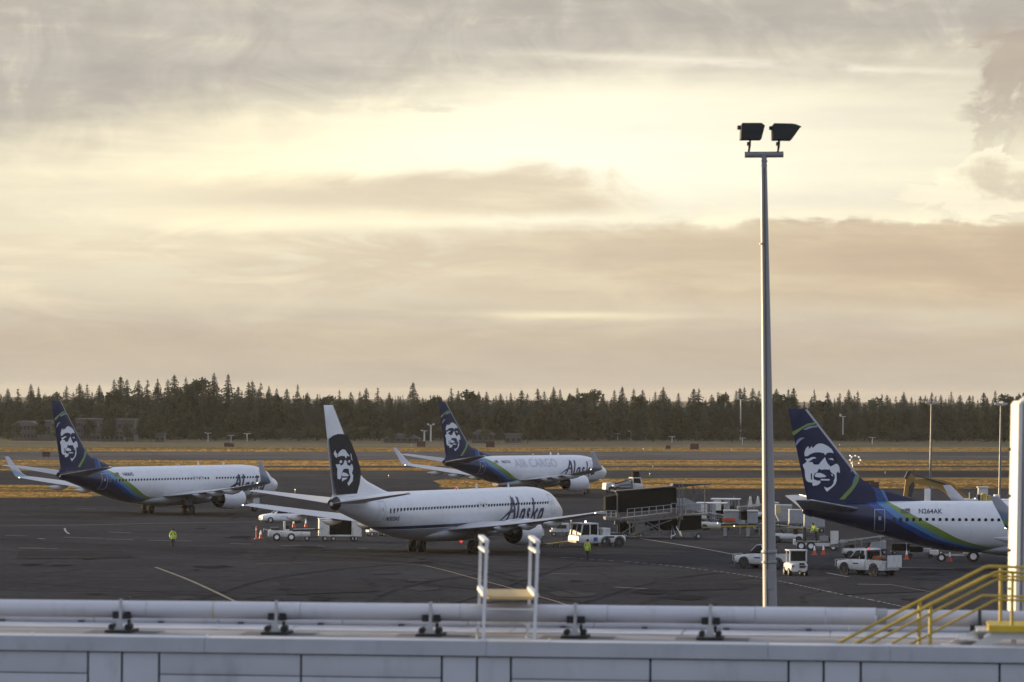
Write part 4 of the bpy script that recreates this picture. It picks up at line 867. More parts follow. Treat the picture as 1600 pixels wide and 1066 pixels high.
# ------------------------------------------------------------------ woods beyond the field
def leaf_mat(name, c1, c2, tr=.25):
    mt = bpy.data.materials.new(name); mt.use_nodes = True; t = NT(mt.node_tree); b = t.n['Principled BSDF']
    oi = t.new('ShaderNodeObjectInfo').outputs['Random']; g_ = t.new('ShaderNodeNewGeometry')
    n = t.noise(g_.outputs['Position'], .35, 4); c = t.mix(t.sst(n, .3, .7), c1, c2)
    f = t.lin(oi, 0, 1, .7, 1.3); c = t.mix(1, c, t.comb(f, t.mul(f, .98), f), 'MULTIPLY')
    t.put(b.inputs['Base Color'], c); b.inputs['Roughness'].default_value = .8; b.inputs['Specular IOR Level'].default_value = .2
    tl = t.new('ShaderNodeBsdfTranslucent'); t.put(tl.inputs[0], c); mx = t.new('ShaderNodeMixShader'); mx.inputs[0].default_value = tr
    t.l.new(b.outputs[0], mx.inputs[1]); t.l.new(tl.outputs[0], mx.inputs[2]); t.l.new(mx.outputs[0], t.n['Material Output'].inputs[0]); return mt
M_fir = leaf_mat('fir_needles', (.022, .038, .026, 1), (.036, .053, .034, 1), .08)
M_leaf = leaf_mat('broad_leaves', (.028, .043, .026, 1), (.046, .060, .034, 1), .15)
M_leaf2 = leaf_mat('olive_leaves', (.036, .049, .026, 1), (.056, .066, .035, 1), .15)
M_bark = mat('bark', (.055, .042, .032), .9, var=.3)
def conifer(seed, h=18.0, rb=2.6, gappy=.2):
    rs = np.random.RandomState(seed); vs = []; fs = []
    z = h * rs.uniform(.06, .14); lvl = 0
    while z < h * .985:
        u = z / h; rad = min((h - z) * .15 * rb + .08, rb * 1.15 + .3) * rs.uniform(.85, 1.1)
        nb = int(5 + 7 * (1 - u)); a0 = rs.uniform(0, 6.28)
        for k in range(nb):
            if rs.rand() < gappy: continue
            a = a0 + 6.28 * k / nb + rs.normal(0, .25); r = rad * rs.uniform(.7, 1.12); dr = r * rs.uniform(.15, .45); ca, sa = math.cos(a), math.sin(a)
            n = max(2, int(r / .42)); kk = min(1.0, .38 + r * .5)
            for j in range(n):
                f0 = (j + .2) / n; d = r * f0; wd = (.34 + .34 * r * .4 * (1 - f0 * .5)) * kk; zz = z - dr * f0 ** 1.3 + rs.normal(0, .05); i = len(vs)
                for s in (-1, 1):
                    px_, py_ = ca * d, sa * d
                    tx, ty = ca * (d + .35 * kk) - s * sa * wd, sa * (d + .35 * kk) + s * ca * wd; i = len(vs)
                    vs += [(px_, py_, zz + .12), (px_ + ca * .5 * kk, py_ + sa * .5 * kk, zz - .02), (tx, ty, zz - (.22 + rs.uniform(0, .25)) * kk)]; fs.append((i, i + 1, i + 2))
        z += h * rs.uniform(.022, .036) * (1.05 - u * .5); lvl += 1
    i = len(vs); vs += [(-.1, 0, h * .95), (.1, 0, h * .95), (0, .02, h + .4)]; fs.append((i, i + 1, i + 2))
    i = len(vs); vs += [(0, -.12, h * .93), (0, .12, h * .93), (0, 0, h + .3)]; fs.append((i, i + 1, i + 2))
    me = bpy.data.meshes.new('crown'); me.from_pydata(vs, [], fs); me.materials.append(M_fir)
    tk = MB().tube([(0, 0, 0), (0, 0, h * .5), (0, 0, h * .97)], [.26, .16, .03], 6).mesh('trunk', M_bark, 60)
    return me, tk
def broadleaf(seed, h=12.0, rw=4.0, mt=None, n=1500):
    rs = np.random.RandomState(seed); vs = []; fs = []
    cl = [(rs.normal(0, rw * .42), rs.normal(0, rw * .42), h * rs.uniform(.32, .92), rs.uniform(.8, 1.7)) for _ in range(34)]
    cl = [(x * (1.25 - z / h * .65), y * (1.25 - z / h * .65), z, r) for x, y, z, r in cl]
    for _ in range(n):
        x, y, z, r = cl[rs.randint(len(cl))]; d = rs.normal(0, 1, 3); d /= np.linalg.norm(d) + 1e-6; d *= r * rs.uniform(.5, 1.08); p = np.array((x, y, z)) + d * np.array((1, 1, .8))
        a = rs.normal(0, 1, 3); a /= np.linalg.norm(a); b_ = np.cross(a, rs.normal(0, 1, 3)); b_ /= np.linalg.norm(b_) + 1e-6; s = rs.uniform(.22, .46); i = len(vs)
        vs += [tuple(p - a * s), tuple(p + b_ * s * .7), tuple(p + a * s), tuple(p - b_ * s * .7)]; fs.append((i, i + 1, i + 2, i + 3))
    me = bpy.data.meshes.new('crown'); me.from_pydata(vs, [], fs); me.materials.append(mt or M_leaf)
    tk = MB().tube([(0, 0, 0), (.1, 0, h * .4), (0, .1, h * .8)], [.25, .17, .05], 6)
    for k in range(6):
        x, y, z, r = cl[k]; tk.tube([(0, 0, h * rs.uniform(.25, .5)), (x * .6, y * .6, z * .85), (x, y, z)], [.1, .07, .03], 5)
    return me, tk.mesh('trunk', M_bark, 60)
FIR = [conifer(20 + i, 18.0, rb, gp) for i, (rb, gp) in enumerate(((2.5, .15), (2.1, .3), (3.0, .2), (2.4, .35), (2.8, .12), (1.8, .25)))]
BRD = [broadleaf(40, 12, 4.0, M_leaf), broadleaf(41, 13, 3.4, M_leaf2), broadleaf(42, 11, 4.6, M_leaf), broadleaf(43, 12, 3.6, M_leaf)]
SHR = [broadleaf(50, 5, 3.2, M_leaf2, 700), broadleaf(51, 5, 3.8, M_leaf, 700)]
def tree(kind, px, dist, height, label, group, rs, sx=1.0):
    me, tk = kind; p = P(px, 640, dist); o = thing('conifer_tree' if kind in FIR else ('shrub' if kind in SHR else 'broadleaf_tree'), label, 'tree' if kind not in SHR else 'shrub', (p.x, p.y, 0), rs.uniform(0, 6.28), group)
    h0 = 18.0 if kind in FIR else (5.0 if kind in SHR else 12.0); s = height / h0; o.scale = (s * sx, s * sx, s)
    link('trunk', tk, o); link('crown', me, o); return o
rs = random.Random(3)
def dist_at(px): return 1112 + (px / 1600) * 118
def h_for(px, py, dist): return P(px, py, dist).z
# skyline read off the photograph: tree tops, (pixel x, pixel y)
SKY = [(-28, 622), (-12, 617), (12, 607), (28, 606), (48, 599), (60, 604), (80, 609), (104, 602), (124, 598), (136, 598), (155, 601), (178, 591), (188, 588), (198, 592), (216, 594), (230, 593), (246, 592), (262, 591), (272, 586), (290, 588), (306, 591), (320, 589), (334, 582), (356, 583), (372, 603), (388, 596), (394, 594), (407, 598), (420, 602), (432, 606),
       (448, 607), (465, 598), (480, 612), (496, 614), (510, 612), (530, 608), (548, 612), (562, 611), (572, 606), (590, 604), (608, 612), (622, 618), (645, 597), (660, 619), (678, 616), (705, 606), (716, 611), (728, 614), (736, 610), (748, 610), (760, 612), (775, 618), (782, 613), (798, 613), (815, 609), (824, 614), (840, 606), (850, 611), (865, 604), (875, 607), (890, 614), (902, 604), (918, 602), (925, 606), (942, 614), (960, 609), (972, 603), (990, 607),
       (1004, 608), (1024, 611), (1036, 603), (1060, 614), (1084, 606), (1092, 606), (1112, 616), (1122, 610), (1130, 613), (1150, 608), (1156, 606), (1163, 605), (1176, 606), (1186, 608), (1213, 606), (1232, 608), (1240, 605), (1272, 608), (1293, 612), (1312, 613), (1326, 607), (1340, 610), (1362, 615), (1378, 615), (1386, 616), (1400, 618), (1412, 611), (1424, 619), (1438, 618), (1456, 612), (1470, 617), (1486, 610), (1500, 617), (1520, 616), (1537, 612), (1555, 610), (1576, 615), (1592, 612), (1612, 610), (1632, 616)]
SPEC = {645: ('tall lone conifer standing above the woods between two airliner tails', 1.25), 334: ('tallest conifer of the pair right of the far left tail', 1.1), 356: ('broad conifer of the pair at the highest part of the woods', 1.3), 48: ('pointed conifer above the far left woods', 1.0), 465: ('narrow pointed conifer alone on the skyline left of the white tail', .9), 1272: ('slim conifer standing above the woods over the parked tail', .8)}
for i, (x, y) in enumerate(SKY):
    d = dist_at(x) + rs.uniform(5, 40)
    lb, sx = SPEC.get(x, ('dark conifer on the skyline of the woods beyond the airfield', rs.uniform(1.0, 1.4)))
    kd = FIR[i % 6] if (i % 14 != 6 or x in SPEC) else BRD[i % 4]
    if kd in BRD: lb = 'rounded broadleaf tree on the skyline of the woods beyond the airfield'
    tree(kd, x, d, h_for(x, y, d) * rs.uniform(.98, 1.01), lb, None if x in SPEC else ('skyline conifers' if kd in FIR else 'skyline broadleaf trees'), rs, sx * (1.0 if kd in FIR else .85))
x = -35.0; i = 0
while x < 1640:                                # middle row fills the gaps between the tops
    d = dist_at(x) + rs.uniform(-12, 8); base_y = 602 if 150 < x < 440 else (610 if x < 150 else 617)
    kd = rs.choice(FIR + FIR + BRD[:2])
    tree(kd, x, d, h_for(x, base_y + rs.uniform(0, 16), d), 'dark tree filling the middle of the woods beyond the airfield', 'trees inside the far woods', rs, rs.uniform(.95, 1.3)); x += rs.uniform(10, 17); i += 1
x = -35.0
while x < 1640:                                # front row
    d = dist_at(x) - rs.uniform(14, 30); kd = rs.choice(BRD + FIR)
    tree(kd, x, d, h_for(x, rs.uniform(632, 662), d), 'lower tree at the front edge of the far woods', 'trees at the front of the far woods', rs, rs.uniform(1.0, 1.35)); x += rs.uniform(18, 28)
x = -30.0
while x < 1640:
    d = dist_at(x) - rs.uniform(34, 44)
    tree(rs.choice(SHR), x, d, rs.uniform(2.0, 4.2), 'low shrub at the foot of the far woods', 'shrubs at the foot of the far woods', rs, rs.uniform(1, 1.5)); x += rs.uniform(26, 44)
# the wood goes on behind as one mass
bk = MB(); vs = []; fs = []; r2 = np.random.RandomState(9)
for row in range(4):
    for k in range(160):
        px_ = -300 + 2200 * k / 160 + r2.uniform(-6, 6); p = P(px_, 640, dist_at(px_) + 50 + row * 18); hh = r2.uniform(9, 13.6); rr_ = r2.uniform(1.4, 2.6)
        for j in range(26):
            u = r2.uniform(.05, 1); a = r2.uniform(0, 6.28); rad = rr_ * (1 - u) ** .7 + .2; i = len(vs); z = hh * u
            vs += [(p.x + math.cos(a) * rad * .2, p.y + math.sin(a) * rad * .2, z + .5), (p.x + math.cos(a + .5) * rad, p.y + math.sin(a + .5) * rad, z - .3), (p.x + math.cos(a - .5) * rad, p.y + math.sin(a - .5) * rad, z - .6)]; fs.append((i, i + 1, i + 2))
        i = len(vs); vs += [(p.x - .9, p.y, 0), (p.x + .9, p.y, 0), (p.x, p.y, hh)]; fs.append((i, i + 1, i + 2))
me = bpy.data.meshes.new('far_woods'); me.from_pydata(vs, [], fs); me.materials.append(M_fir)
o = stuff(link('far_woods', me)); o['label'] = 'dense dark wood behind the front trees'; o['category'] = 'woods'

for k, (x, d_) in enumerate(((26, 1058), (64, 1056), (88, 1060), (112, 1060), (140, 1058), (163, 1056), (174, 1062), (198, 1058), (219, 1060), (236, 1058), (612, 1062), (640, 1064), (730, 1066), (758, 1070), (780, 1068), (825, 1072))):
    tree(BRD[k % 4], x, d_, rs.uniform(4.5, 7.5), 'small leafy tree growing in front of the far low buildings', 'small trees by the far buildings', rs, rs.uniform(.8, 1.1))
# ------------------------------------------------------------------ far buildings and masts
M_fwin = mat('far_window', (.04, .04, .042), .3, spec=.2); M_bwall = mat('far_wall_grey', (.085, .082, .075), .8, var=.15, vscale=.3); M_bwall2 = mat('far_wall_cream', (.12, .115, .10), .8, var=.15, vscale=.3); M_broof = mat('far_roof', (.09, .09, .09), .7, var=.2, vscale=.2)
def building(px0, px1, ytop, dist, depth, label, floors=2, nw=6, roof='flat', wallm=None):
    a, c = P(px0, 640, dist), P(px1, 640, dist); wd = c.x - a.x; h = P((px0 + px1) / 2, ytop, dist).z
    b_ = thing('far_building', label, 'building', ((a.x + c.x) / 2, dist, 0), 0)
    MB().box(-wd / 2, wd / 2, 0, depth, 0, h - (.0 if roof == 'flat' else 1.0)).build('wall', wallm or M_bwall, b_)
    if roof == 'flat': MB().box(-wd / 2 - .3, wd / 2 + .3, -.3, depth + .3, h + .002, h + .35).build('roof', M_broof, b_)
    else: MB().prism([(-wd / 2 - .4, h - 1.0), (wd / 2 + .4, h - 1.0), (wd / 2 * .5, h + .3), (-wd / 2 * .5, h + .3)], -.5, depth + .5).build('roof', M_broof, b_)
    fh = (h - .6) / floors
    for k in range(floors):
        for j in range(nw):
            w_ = wd / nw; x = -wd / 2 + (j + .5) * w_
            f_ = MB().box(x - w_ * .33, x + w_ * .33, -.06, -.003, k * fh + fh * .35, k * fh + fh * .82).build('window', M_fwin, b_); MB().box(x - w_ * .36, x + w_ * .36, -.12, -.002, k * fh + fh * .28, k * fh + fh * .33).build('sill', M_bwall2, f_)
    return b_
building(18, 60, 660, 1070, 12, 'low grey building at the wood edge far left of the tail', 2, 7, 'hip')
building(58, 80, 659, 1068, 10, 'small lower wing beside the far left building', 1, 3)
building(118, 152, 656, 1075, 14, 'long flat roofed building just right of the left tail', 3, 8)
building(150, 194, 676, 1064, 8, 'low pale annex with loading bays in front of the woods', 1, 6, 'flat', M_bwall2)
building(182, 210, 657, 1072, 12, 'square grey building with big panels at the wood edge', 2, 3, 'flat')
building(243, 257, 679, 1062, 5, 'tiny pale hut at the foot of the woods', 1, 2, 'flat', M_bwall2)
building(600, 655, 680, 1075, 7, 'low pale shed left of the freighter tail', 1, 6, 'hip')
building(738, 772, 674, 1080, 9, 'low house with hipped roof behind the freighter tail', 1, 4, 'hip')
building(790, 815, 680, 1085, 8, 'small cream hut right of the far house', 1, 3, 'flat', M_bwall2)
M_alu = mat('mast_pale', (.48, .47, .44), .5, var=.1)
def far_mast(px, ytop, ybase, label, heads=2, wpx=3.0, panel=True):
    g_ = G(px, ybase); d = g_.y; sc = F_PX / d; h = P(px, ytop, d).z
    m_ = thing('field_mast', label, 'mast', (g_.x, g_.y, 0), 0)
    MB().tube([(0, 0, 0), (0, 0, h * .9)], [wpx / sc / 2, wpx / sc / 2 * .8], 8).build('pole', M_alu, m_, 40)
    MB().box(-.9, .9, -.08, .08, h * .9, h * .9 + .16).build('cross_arm', M_alu, m_)
    for k in range(heads):
        x = -.8 + 1.6 * k / max(1, heads - 1); MB().box(x - .34, x + .34, -.22, .2, h * .9 + .17, h, bev=.05).build('antenna_panel' if panel else 'lamp_head', M_alu, m_)
far_mast(755, 652, 687, 'thick pale antenna mast in front of the woods behind the freighter fin', 3, 4)
far_mast(867, 645, 687, 'antenna mast in front of the woods right of the freighter fin', 2, 3)
far_mast(673, 662, 690, 'short pale antenna mast just left of the freighter fin', 2, 3)
far_mast(663, 672, 690, 'stub mast with one panel left of the freighter fin', 1, 3)
far_mast(1157, 618, 688, 'slim tall mast before the woods left of the lamp mast', 1, 2.4)
far_mast(1317, 647, 690, 'thin pole before the woods right of the parked fin', 1, 1.8)
far_mast(965, 677, 688, 'slim short field pole behind the freighter nose', 1, 1.2); far_mast(986, 673, 688, 'short pole with wide panel behind the boarding ramp', 2, 1.2)
far_mast(1050, 682, 692, 'small white post right of the boarding ramp far off', 1, 1.4); far_mast(1160, 684, 694, 'small white post left of the lamp mast far off', 1, 1.4); far_mast(1363, 683, 694, 'small white post far behind the parked airliner', 1, 1.4)
far_mast(325, 676, 690, 'small pale post in front of woods right of far left buildings', 1, 1.4); far_mast(361, 680, 690, 'smallest pale post in front of woods above the left airliner', 1, 1.2); far_mast(386, 677, 690, 'pale double headed post in front of woods left of the white tail', 2, 1.6)
def apron_pole(px, ytop, yb, label):
    g_ = G(px, yb); d = g_.y; sc = F_PX / d; h = P(px, ytop, d).z
    m_ = thing('apron_light', label, 'lamp post', (g_.x, g_.y, 0), 0)
    top = P(px + 2.5, ytop, d) - g_
    MB().tube([(0, 0, 0), (top.x, top.y, h)], [2.2 / sc, 1.2 / sc], 8).build('pole', M_grey, m_, 40)
    for s_ in (-1, 1): MB().box(top.x + s_ * .45 - .3, top.x + s_ * .45 + .3, -.2, .2, h - .05, h + .2, bev=.04).build('lamp_head', M_galv, m_)
    MB().bar((top.x - .5, 0, h - .1), (top.x + .5, 0, h - .1), .1).build('cross_arm', M_galv, m_)
    hb = P(px, yb - 28, d).z; MB().lathe([(0, .38), (hb, .38), (hb + .02, .3)], (-.35, -.3, 0), (0, 0, 1), 14, closed=True).build('base_cover', M_white, m_, 40)
apron_pole(1453, 630, 792, 'tall thin lamp pole with white base behind the parked airliner'); apron_pole(1561.5, 632, 801, 'tall thin lamp pole between parked winglet and right duct')
# ring beacon seen past the fin
g_ = G(1336, 742); rb_ = thing('ring_lamp', 'ring of small lit lamps on a short mast right of the parked fin', 'lamp', g_, 0); d = g_.y
zc = P(1336, 719, d).z; MB().tube([(-.4, 0, 0), (-.4, 0, zc - .2)], .09, 8).build('pole', M_galv, rb_, 40)
ring = [(.9 * math.cos(a), .1 * math.sin(a * 2), zc + .75 * math.sin(a)) for a in [6.2832 * k / 16 for k in range(17)]]
MB().tube(ring, .06, 6, cap=False).build('hoop', M_galv, rb_, 40)
for k in range(0, 16, 2): MB().lathe([(-.16, .02), (-.1, .14), (.1, .14), (.16, .02)], ring[k], (0, 1, 0), 8).build('bulb', M_galv if k == 12 else mat('lamp_dim', (.7, .65, .5), .4, emit=(1, .9, .7), estr=.5), rb_, 60)
for px, zz in ((1328, 712),): p = P(px, zz, d) - g_; MB().lathe([(-.16, .02), (-.1, .12), (.1, .12), (.16, .02)], p, (0, 1, 0), 8).build('side_lamp', M_glint, rb_, 60); MB().bar((p.x, 0, p.z), (-.4, 0, zc), .08).build('side_arm', M_galv, rb_)
# airfield guidance signs and edge lights
M_sign = mat('sign_maroon', (.06, .018, .014), .6)
for px, py, w_, lb in ((355, 699.5, 1.5, 'left of two dark field signs above the left airliner'), (362, 699.5, 1.2, 'right of two dark field signs above the left airliner'), (658, 699.5, 2.2, 'dark maroon field sign left of the freighter tail'), (1085, 703.5, 2.2, 'dark field sign left of the lamp mast on the grass'), (1044, 702.5, 1.3, 'smaller dark field sign above the boarding ramp'), (766, 700.5, 2.2, 'dark low field sign right of the freighter fin'), (72, 715.5, 1.6, 'small dark field sign left of the left tail'), (1357, 765, 1.6, 'left dark sign half hidden by the parked dorsal fin'), (1366, 765.5, 1.4, 'right dark sign half hidden by the parked dorsal fin'), (170, 689, 1.2, 'small dark post right of the left tail on the field')):
    g_ = G(px, py); s_ = thing('field_sign', lb, 'sign', g_, 0); h = 1.05 * w_ / 1.6
    MB().box(-w_ / 2, w_ / 2, -.12, .12, .22, h + .22, bev=.03).build('sign_box', M_sign, s_)
    for k in (-1, 1): MB().box(k * w_ * .35 - .06, k * w_ * .35 + .06, -.06, .06, 0, .22).build('leg', M_dark, s_)
for px, py, st_ in ((402, 1 and 776, 1), (461, 769.5, 1), (1015, 743.5, 1), (1005, 704, 1), (1143, 704, 0), (454, 704.5, 0), (643, 697, 0), (1020, 732, 0), (1312, 697, 1), (1383, 741, 0), (607, 746.5, 1)):
    g_ = G(px, py); e_ = thing('edge_light', 'small ground light on the airfield', 'light', g_, 0, 'airfield edge lights')
    MB().lathe([(0, .12), (.05, .12), (.06, .05), (.3, .05)], (0, 0, 0), (0, 0, 1), 8).build('stem', M_yellow, e_); MB().lathe([(0, .05), (.06, .07), (.12, .05), (.15, .01)], (0, 0, .3), (0, 0, 1), 8).build('lens', M_glint if st_ else M_white, e_, 60)
# ------------------------------------------------------------------ ground vehicles
def rring(x, w, zb, zt, r=.12, taper=1.0):
    wt = w * taper
    return [(x, -w + r, zb), (x, -w, zb + r), (x, -w, zb + (zt - zb) * .55), (x, -wt, zt - r), (x, -wt + r, zt), (x, wt - r, zt), (x, wt, zt - r), (x, w, zb + (zt - zb) * .55), (x, w, zb + r), (x, w - r, zb)]
def hull(rows, name, mt, parent, sm=45): return MB().loft([rring(*r) for r in rows]).build(name, mt, parent, sm)
def lamp(parent, c, s, mt, nm='headlight'): return MB().box(c[0] - .03, c[0] + .03, c[1] - s, c[1] + s, c[2] - s * .6, c[2] + s * .6, bev=.02).build(nm, mt, parent)
M_red2 = mat('tail_lamp', (.35, .02, .02), .3); M_lens = mat('lamp_clear', (.75, .75, .72), .2)
# white estate car
p = G(441, 817); car = thing('car', 'white passenger car driving behind the old airliner wing', 'car', p, R(196))
hull([(2.38, .62, .36, .62, .1), (2.30, .82, .28, .74, .1), (1.9, .90, .24, .86, .12), (1.0, .92, .22, .98, .12, .96), (.2, .92, .22, 1.0, .12, .96), (-1.6, .92, .22, 1.02, .12, .96), (-2.2, .86, .28, 1.0, .12), (-2.4, .72, .40, .86, .1)], 'body', M_white, car)
hull([(1.05, .74, .97, 1.0, .02, .95), (.35, .80, .97, 1.42, .05, .78), (-.2, .80, .97, 1.47, .05, .76), (-1.2, .80, .97, 1.44, .05, .76), (-1.95, .74, .97, 1.03, .02, .9)], 'glass_house', M_glass, car)
hull([(.30, .60, 1.41, 1.475, .03), (-.2, .62, 1.44, 1.515, .03), (-1.2, .61, 1.43, 1.485, .03)], 'roof', M_white, car)
for s in (-1, 1):
    MB().bar((1.02, s * .76, .99), (.33, s * .63, 1.44), .07, .05).bar((-.45, s * .815, .99), (-.45, s * .62, 1.45), .10, .04).bar((-1.2, s * .62, 1.44), (-1.95, s * .74, 1.0), .10, .06).build('pillar', M_white, car)
    lamp(car, (2.22, s * .66, .66), .17, M_lens); lamp(car, (-2.34, s * .66, .78), .14, M_red2, 'tail_light')
    MB().box(.72, .92, s * .93 - .06, s * .93 + .06, .98, 1.1, bev=.03).build('mirror', M_white, car)
    MB().box(-.5, .55, s * .925 - .004, s * .925 + .004, .70, .715).build('door_line', M_dark, car)
    for x in (1.45, -1.45): wheel(car, (x, s * .82, .32), .33, .22)
MB().box(2.36, 2.42, -.55, .55, .38, .52, bev=.02).build('grille', M_dark, car)
MB().box(-.5, -.2, -.35, .35, 1.515, 1.58, bev=.02).build('roof_bar', mat('amber_bar', (.5, .2, .03), .4), car)

def pickup(px, py, rz, label, name='pickup_truck', service=True):
    t = thing(name, label, 'truck', G(px, py), rz)
    hull([(2.62, .72, .50, .92, .1), (2.5, .90, .42, 1.02, .12), (1.2, .95, .38, 1.16, .12, .95), (.9, .96, .36, 1.20, .1, .97), (-.72, .96, .36, 1.22, .1, .97)], 'body', M_gse, t)
    hull([(1.2, .80, 1.17, 1.20, .02, .95), (.55, .86, 1.17, 1.82, .06, .80), (-.1, .87, 1.17, 1.86, .06, .80), (-.68, .86, 1.17, 1.82, .06, .82)], 'cab_glass', M_glass, t)
    hull([(.52, .66, 1.80, 1.87, .03), (-.1, .68, 1.83, 1.92, .03), (-.72, .68, 1.80, 1.88, .03)], 'roof', M_gse, t)
    for s in (-1, 1):
        MB().bar((1.18, s * .82, 1.19), (.54, s * .68, 1.82), .08, .06).bar((-.05, s * .875, 1.2), (-.05, s * .69, 1.84), .09, .05).box(-.74, -.58, s * .8 - .09, s * .8 + .06, 1.2, 1.84).build('pillar', M_gse, t)
        MB().box(.9, 1.06, s * 1.04 - .1, s * 1.04 + .1, 1.2, 1.42, bev=.03).build('mirror', M_dark, t)
        lamp(t, (2.56, s * .68, .86), .16, M_lens)
        for x in (1.6, -1.75): wheel(t, (x, s * .86, .41), .41, .28, hub=M_dark); MB().lathe([(-.04, .42), (-.04, .52), (.05, .52), (.05, .42)], (x, s * .955, .43), (0, 1, 0), 18).build('wheel_arch', M_dark, t, 40)
        MB().bar((2.75, s * .55, .35), (2.75, s * .55, 1.12), .05).build('push_bar_post', M_galv, t)
        MB().box(.0, .62, s * .966 - .004, s * .966 + .006, .82, .92).build('door_marking', M_blue, t)
    MB().bar((2.75, -.85, 1.1), (2.75, .85, 1.1), .06).bar((2.75, -.85, .6), (2.75, .85, .6), .06).bar((2.75, -.85, .6), (2.75, -.85, 1.1), .05).bar((2.75, .85, .6), (2.75, .85, 1.1), .05).build('push_bar', M_galv, t)
    MB().box(2.60, 2.66, -.6, .6, .58, .84, bev=.02).build('grille', M_dark, t)
    MB().box(-2.75, -.8, -.92, .92, .42, .62).build('bed_floor', M_gse, t)
    for s in (-1, 1): MB().box(-2.75, -.82, s * .93 - .03, s * .93 + .03, .6, 1.16, bev=.02).build('bed_side', M_gse, t)
    MB().box(-2.80, -2.74, -.9, .9, .52, 1.14, bev=.02).build('tailgate', M_gse, t)
    for k in range(5): MB().bar((-.82, -.7 + .35 * k, 1.16), (-.82, -.7 + .35 * k, 1.86), .05).build('rack_bar', M_dark, t)
    MB().bar((-.82, -.78, 1.86), (-.82, .78, 1.86), .07).build('rack_rail', M_dark, t)
    MB().lathe([(0, .07), (.12, .07), (.18, .03)], (-.8, .55, 1.9), (0, 0, 1), 10, closed=True).build('beacon', M_lampr, t, 50)
    t.scale = (.88, 1, 1)
    if service:
        MB().box(-1.7, -.95, -.5, .3, .63, 1.45, bev=.03).build('toolbox', mat('rust_box', (.30, .10, .04), .6, dirt=.3), t)
        MB().box(-2.5, -1.75, -.75, .1, .63, 1.3, bev=.04).build('hose_reel', M_dark, t)
        MB().box(-3.02, -2.98, -1.0, .62, .62, 1.55, bev=.01).bar((-2.75, -.5, .6), (-2.98, -.5, .8), .06).bar((-2.75, .2, .6), (-2.98, .2, .8), .06).build('rear_sign_board', M_gse, t)
    return t
pickup(1196, 888.5, R(150), 'white pickup truck half hidden behind the lamp mast', service=False)
pickup(1354, 898, R(133), 'white service pickup with push bar and rear board, right of the lamp mast')

# small white tractor seen from behind
t = thing('baggage_tractor', 'small white tractor with open cab beside the lamp mast', 'tractor', G(1243, 899), R(98))
hull([(1.35, .55, .35, .85, .12), (1.1, .68, .30, .95, .14), (.1, .70, .30, .98, .12), (-.9, .72, .28, 1.0, .14), (-1.25, .60, .32, .9, .15)], 'body', M_gse, t)
for s in (-1, 1):
    for x in (.85, -.8): wheel(t, (x, s * .62, .31), .31, .24)
    MB().box(-.95, -.85, s * .62 - .05, s * .62 + .05, .98, 1.86).box(.35, .43, s * .6 - .04, s * .6 + .04, .98, 1.86).build('cab_post', M_gse, t); lamp(t, (-1.24, s * .45, .72), .1, M_red2, 'tail_light')
MB().box(-1.0, .5, -.72, .72, 1.86, 1.94, bev=.03).build('roof', M_gse, t)
MB().box(-.93, -.89, -.56, .56, 1.12, 1.84).build('rear_glass', M_glass, t); MB().box(-.95, -.84, -.66, .66, .99, 1.1).build('sill', M_gse, t)
MB().box(-.5, -.1, -.4, .4, .98, 1.45, bev=.06).build('seat', M_black, t); MB().box(-1.29, -1.25, -.42, -.02, .82, .98).box(-1.30, -1.27, -.42, -.02, .6, .78).build('rear_panel', M_dark, t); MB().bar((-1.25, 0, .38), (-1.55, 0, .36), .1).build('hitch', M_dark, t)

# pushback tug towing the old airliner
t = thing('pushback_tug', 'white pushback tug with glazed cab hitched to the old airliner', 'tug', G(932, 854), R(208))
hull([(2.35, .95, .38, .98, .1), (2.2, 1.05, .32, 1.05, .1), (.9, 1.08, .32, 1.08, .08), (.3, 1.08, .32, 1.02, .08), (-2.2, 1.05, .34, 1.0, .1), (-2.45, .92, .42, .9, .1)], 'body', M_gse, t)
cabp = [(2.12, 1.07), (1.92, 2.05), (.42, 2.05), (.38, 1.07)]
MB().prism([(2.06, 1.1), (1.90, 1.98), (.46, 1.98), (.44, 1.1)], -.93, .93).build('cab_glass', M_glass, t)
MB().box(.34, 2.05, -1.0, 1.0, 2.0, 2.12, bev=.05).build('cab_roof', M_gse, t)
for s in (-1, 1):
    for a, b in (((2.14, s * .96, 1.05), (1.94, s * .94, 2.02)), ((1.22, s * .97, 1.05), (1.22, s * .95, 2.02)), ((.42, s * .97, 1.05), (.42, s * .95, 2.02))): MB().bar(a, b, .11, .10).build('cab_pillar', M_gse, t)
    for x in (-.35, -1.75): wheel(t, (x, s * .93, .43), .43, .34, hub=M_dark); MB().lathe([(-.02, .44), (-.02, .50), (.02, .50), (.02, .44)], (x, s * 1.085, .46), (0, 1, 0), 20).build('wheel_arch', M_dark, t, 40)
    lamp(t, (2.36, s * .72, .72), .11, M_lampw); MB().box(.5, .9, s * 1.085 - .004, s * 1.085 + .006, .5, .85).build('door_marking', M_blue, t)
    MB().box(-1.2, -.3, s * 1.09 - .01, s * 1.09 + .012, .8, .95).build('vent', M_dark, t)
MB().bar((2.12, 0, 1.05), (1.93, 0, 2.02), .06).build('windscreen_post', M_gse, t)
MB().box(.2, .3, -.9, .9, 1.05, 1.6).box(-2.2, -1.2, -.8, .8, 1.0, 1.22, bev=.04).build('engine_cover', M_dark, t)
MB().box(-1.0, -.2, -.2, .75, 1.02, 1.65, bev=.03).build('power_unit', M_gse, t); MB().box(-.98, -.9, -.15, .7, 1.2, 1.3).build('grille', M_dark, t)
for x, y in ((1.7, .6), (.8, -.6)): MB().lathe([(0, .08), (.12, .08), (.18, .03)], (x, y, 2.12), (0, 0, 1), 10, closed=True).build('beacon', M_lampw if y < 0 else M_red2, t, 50)
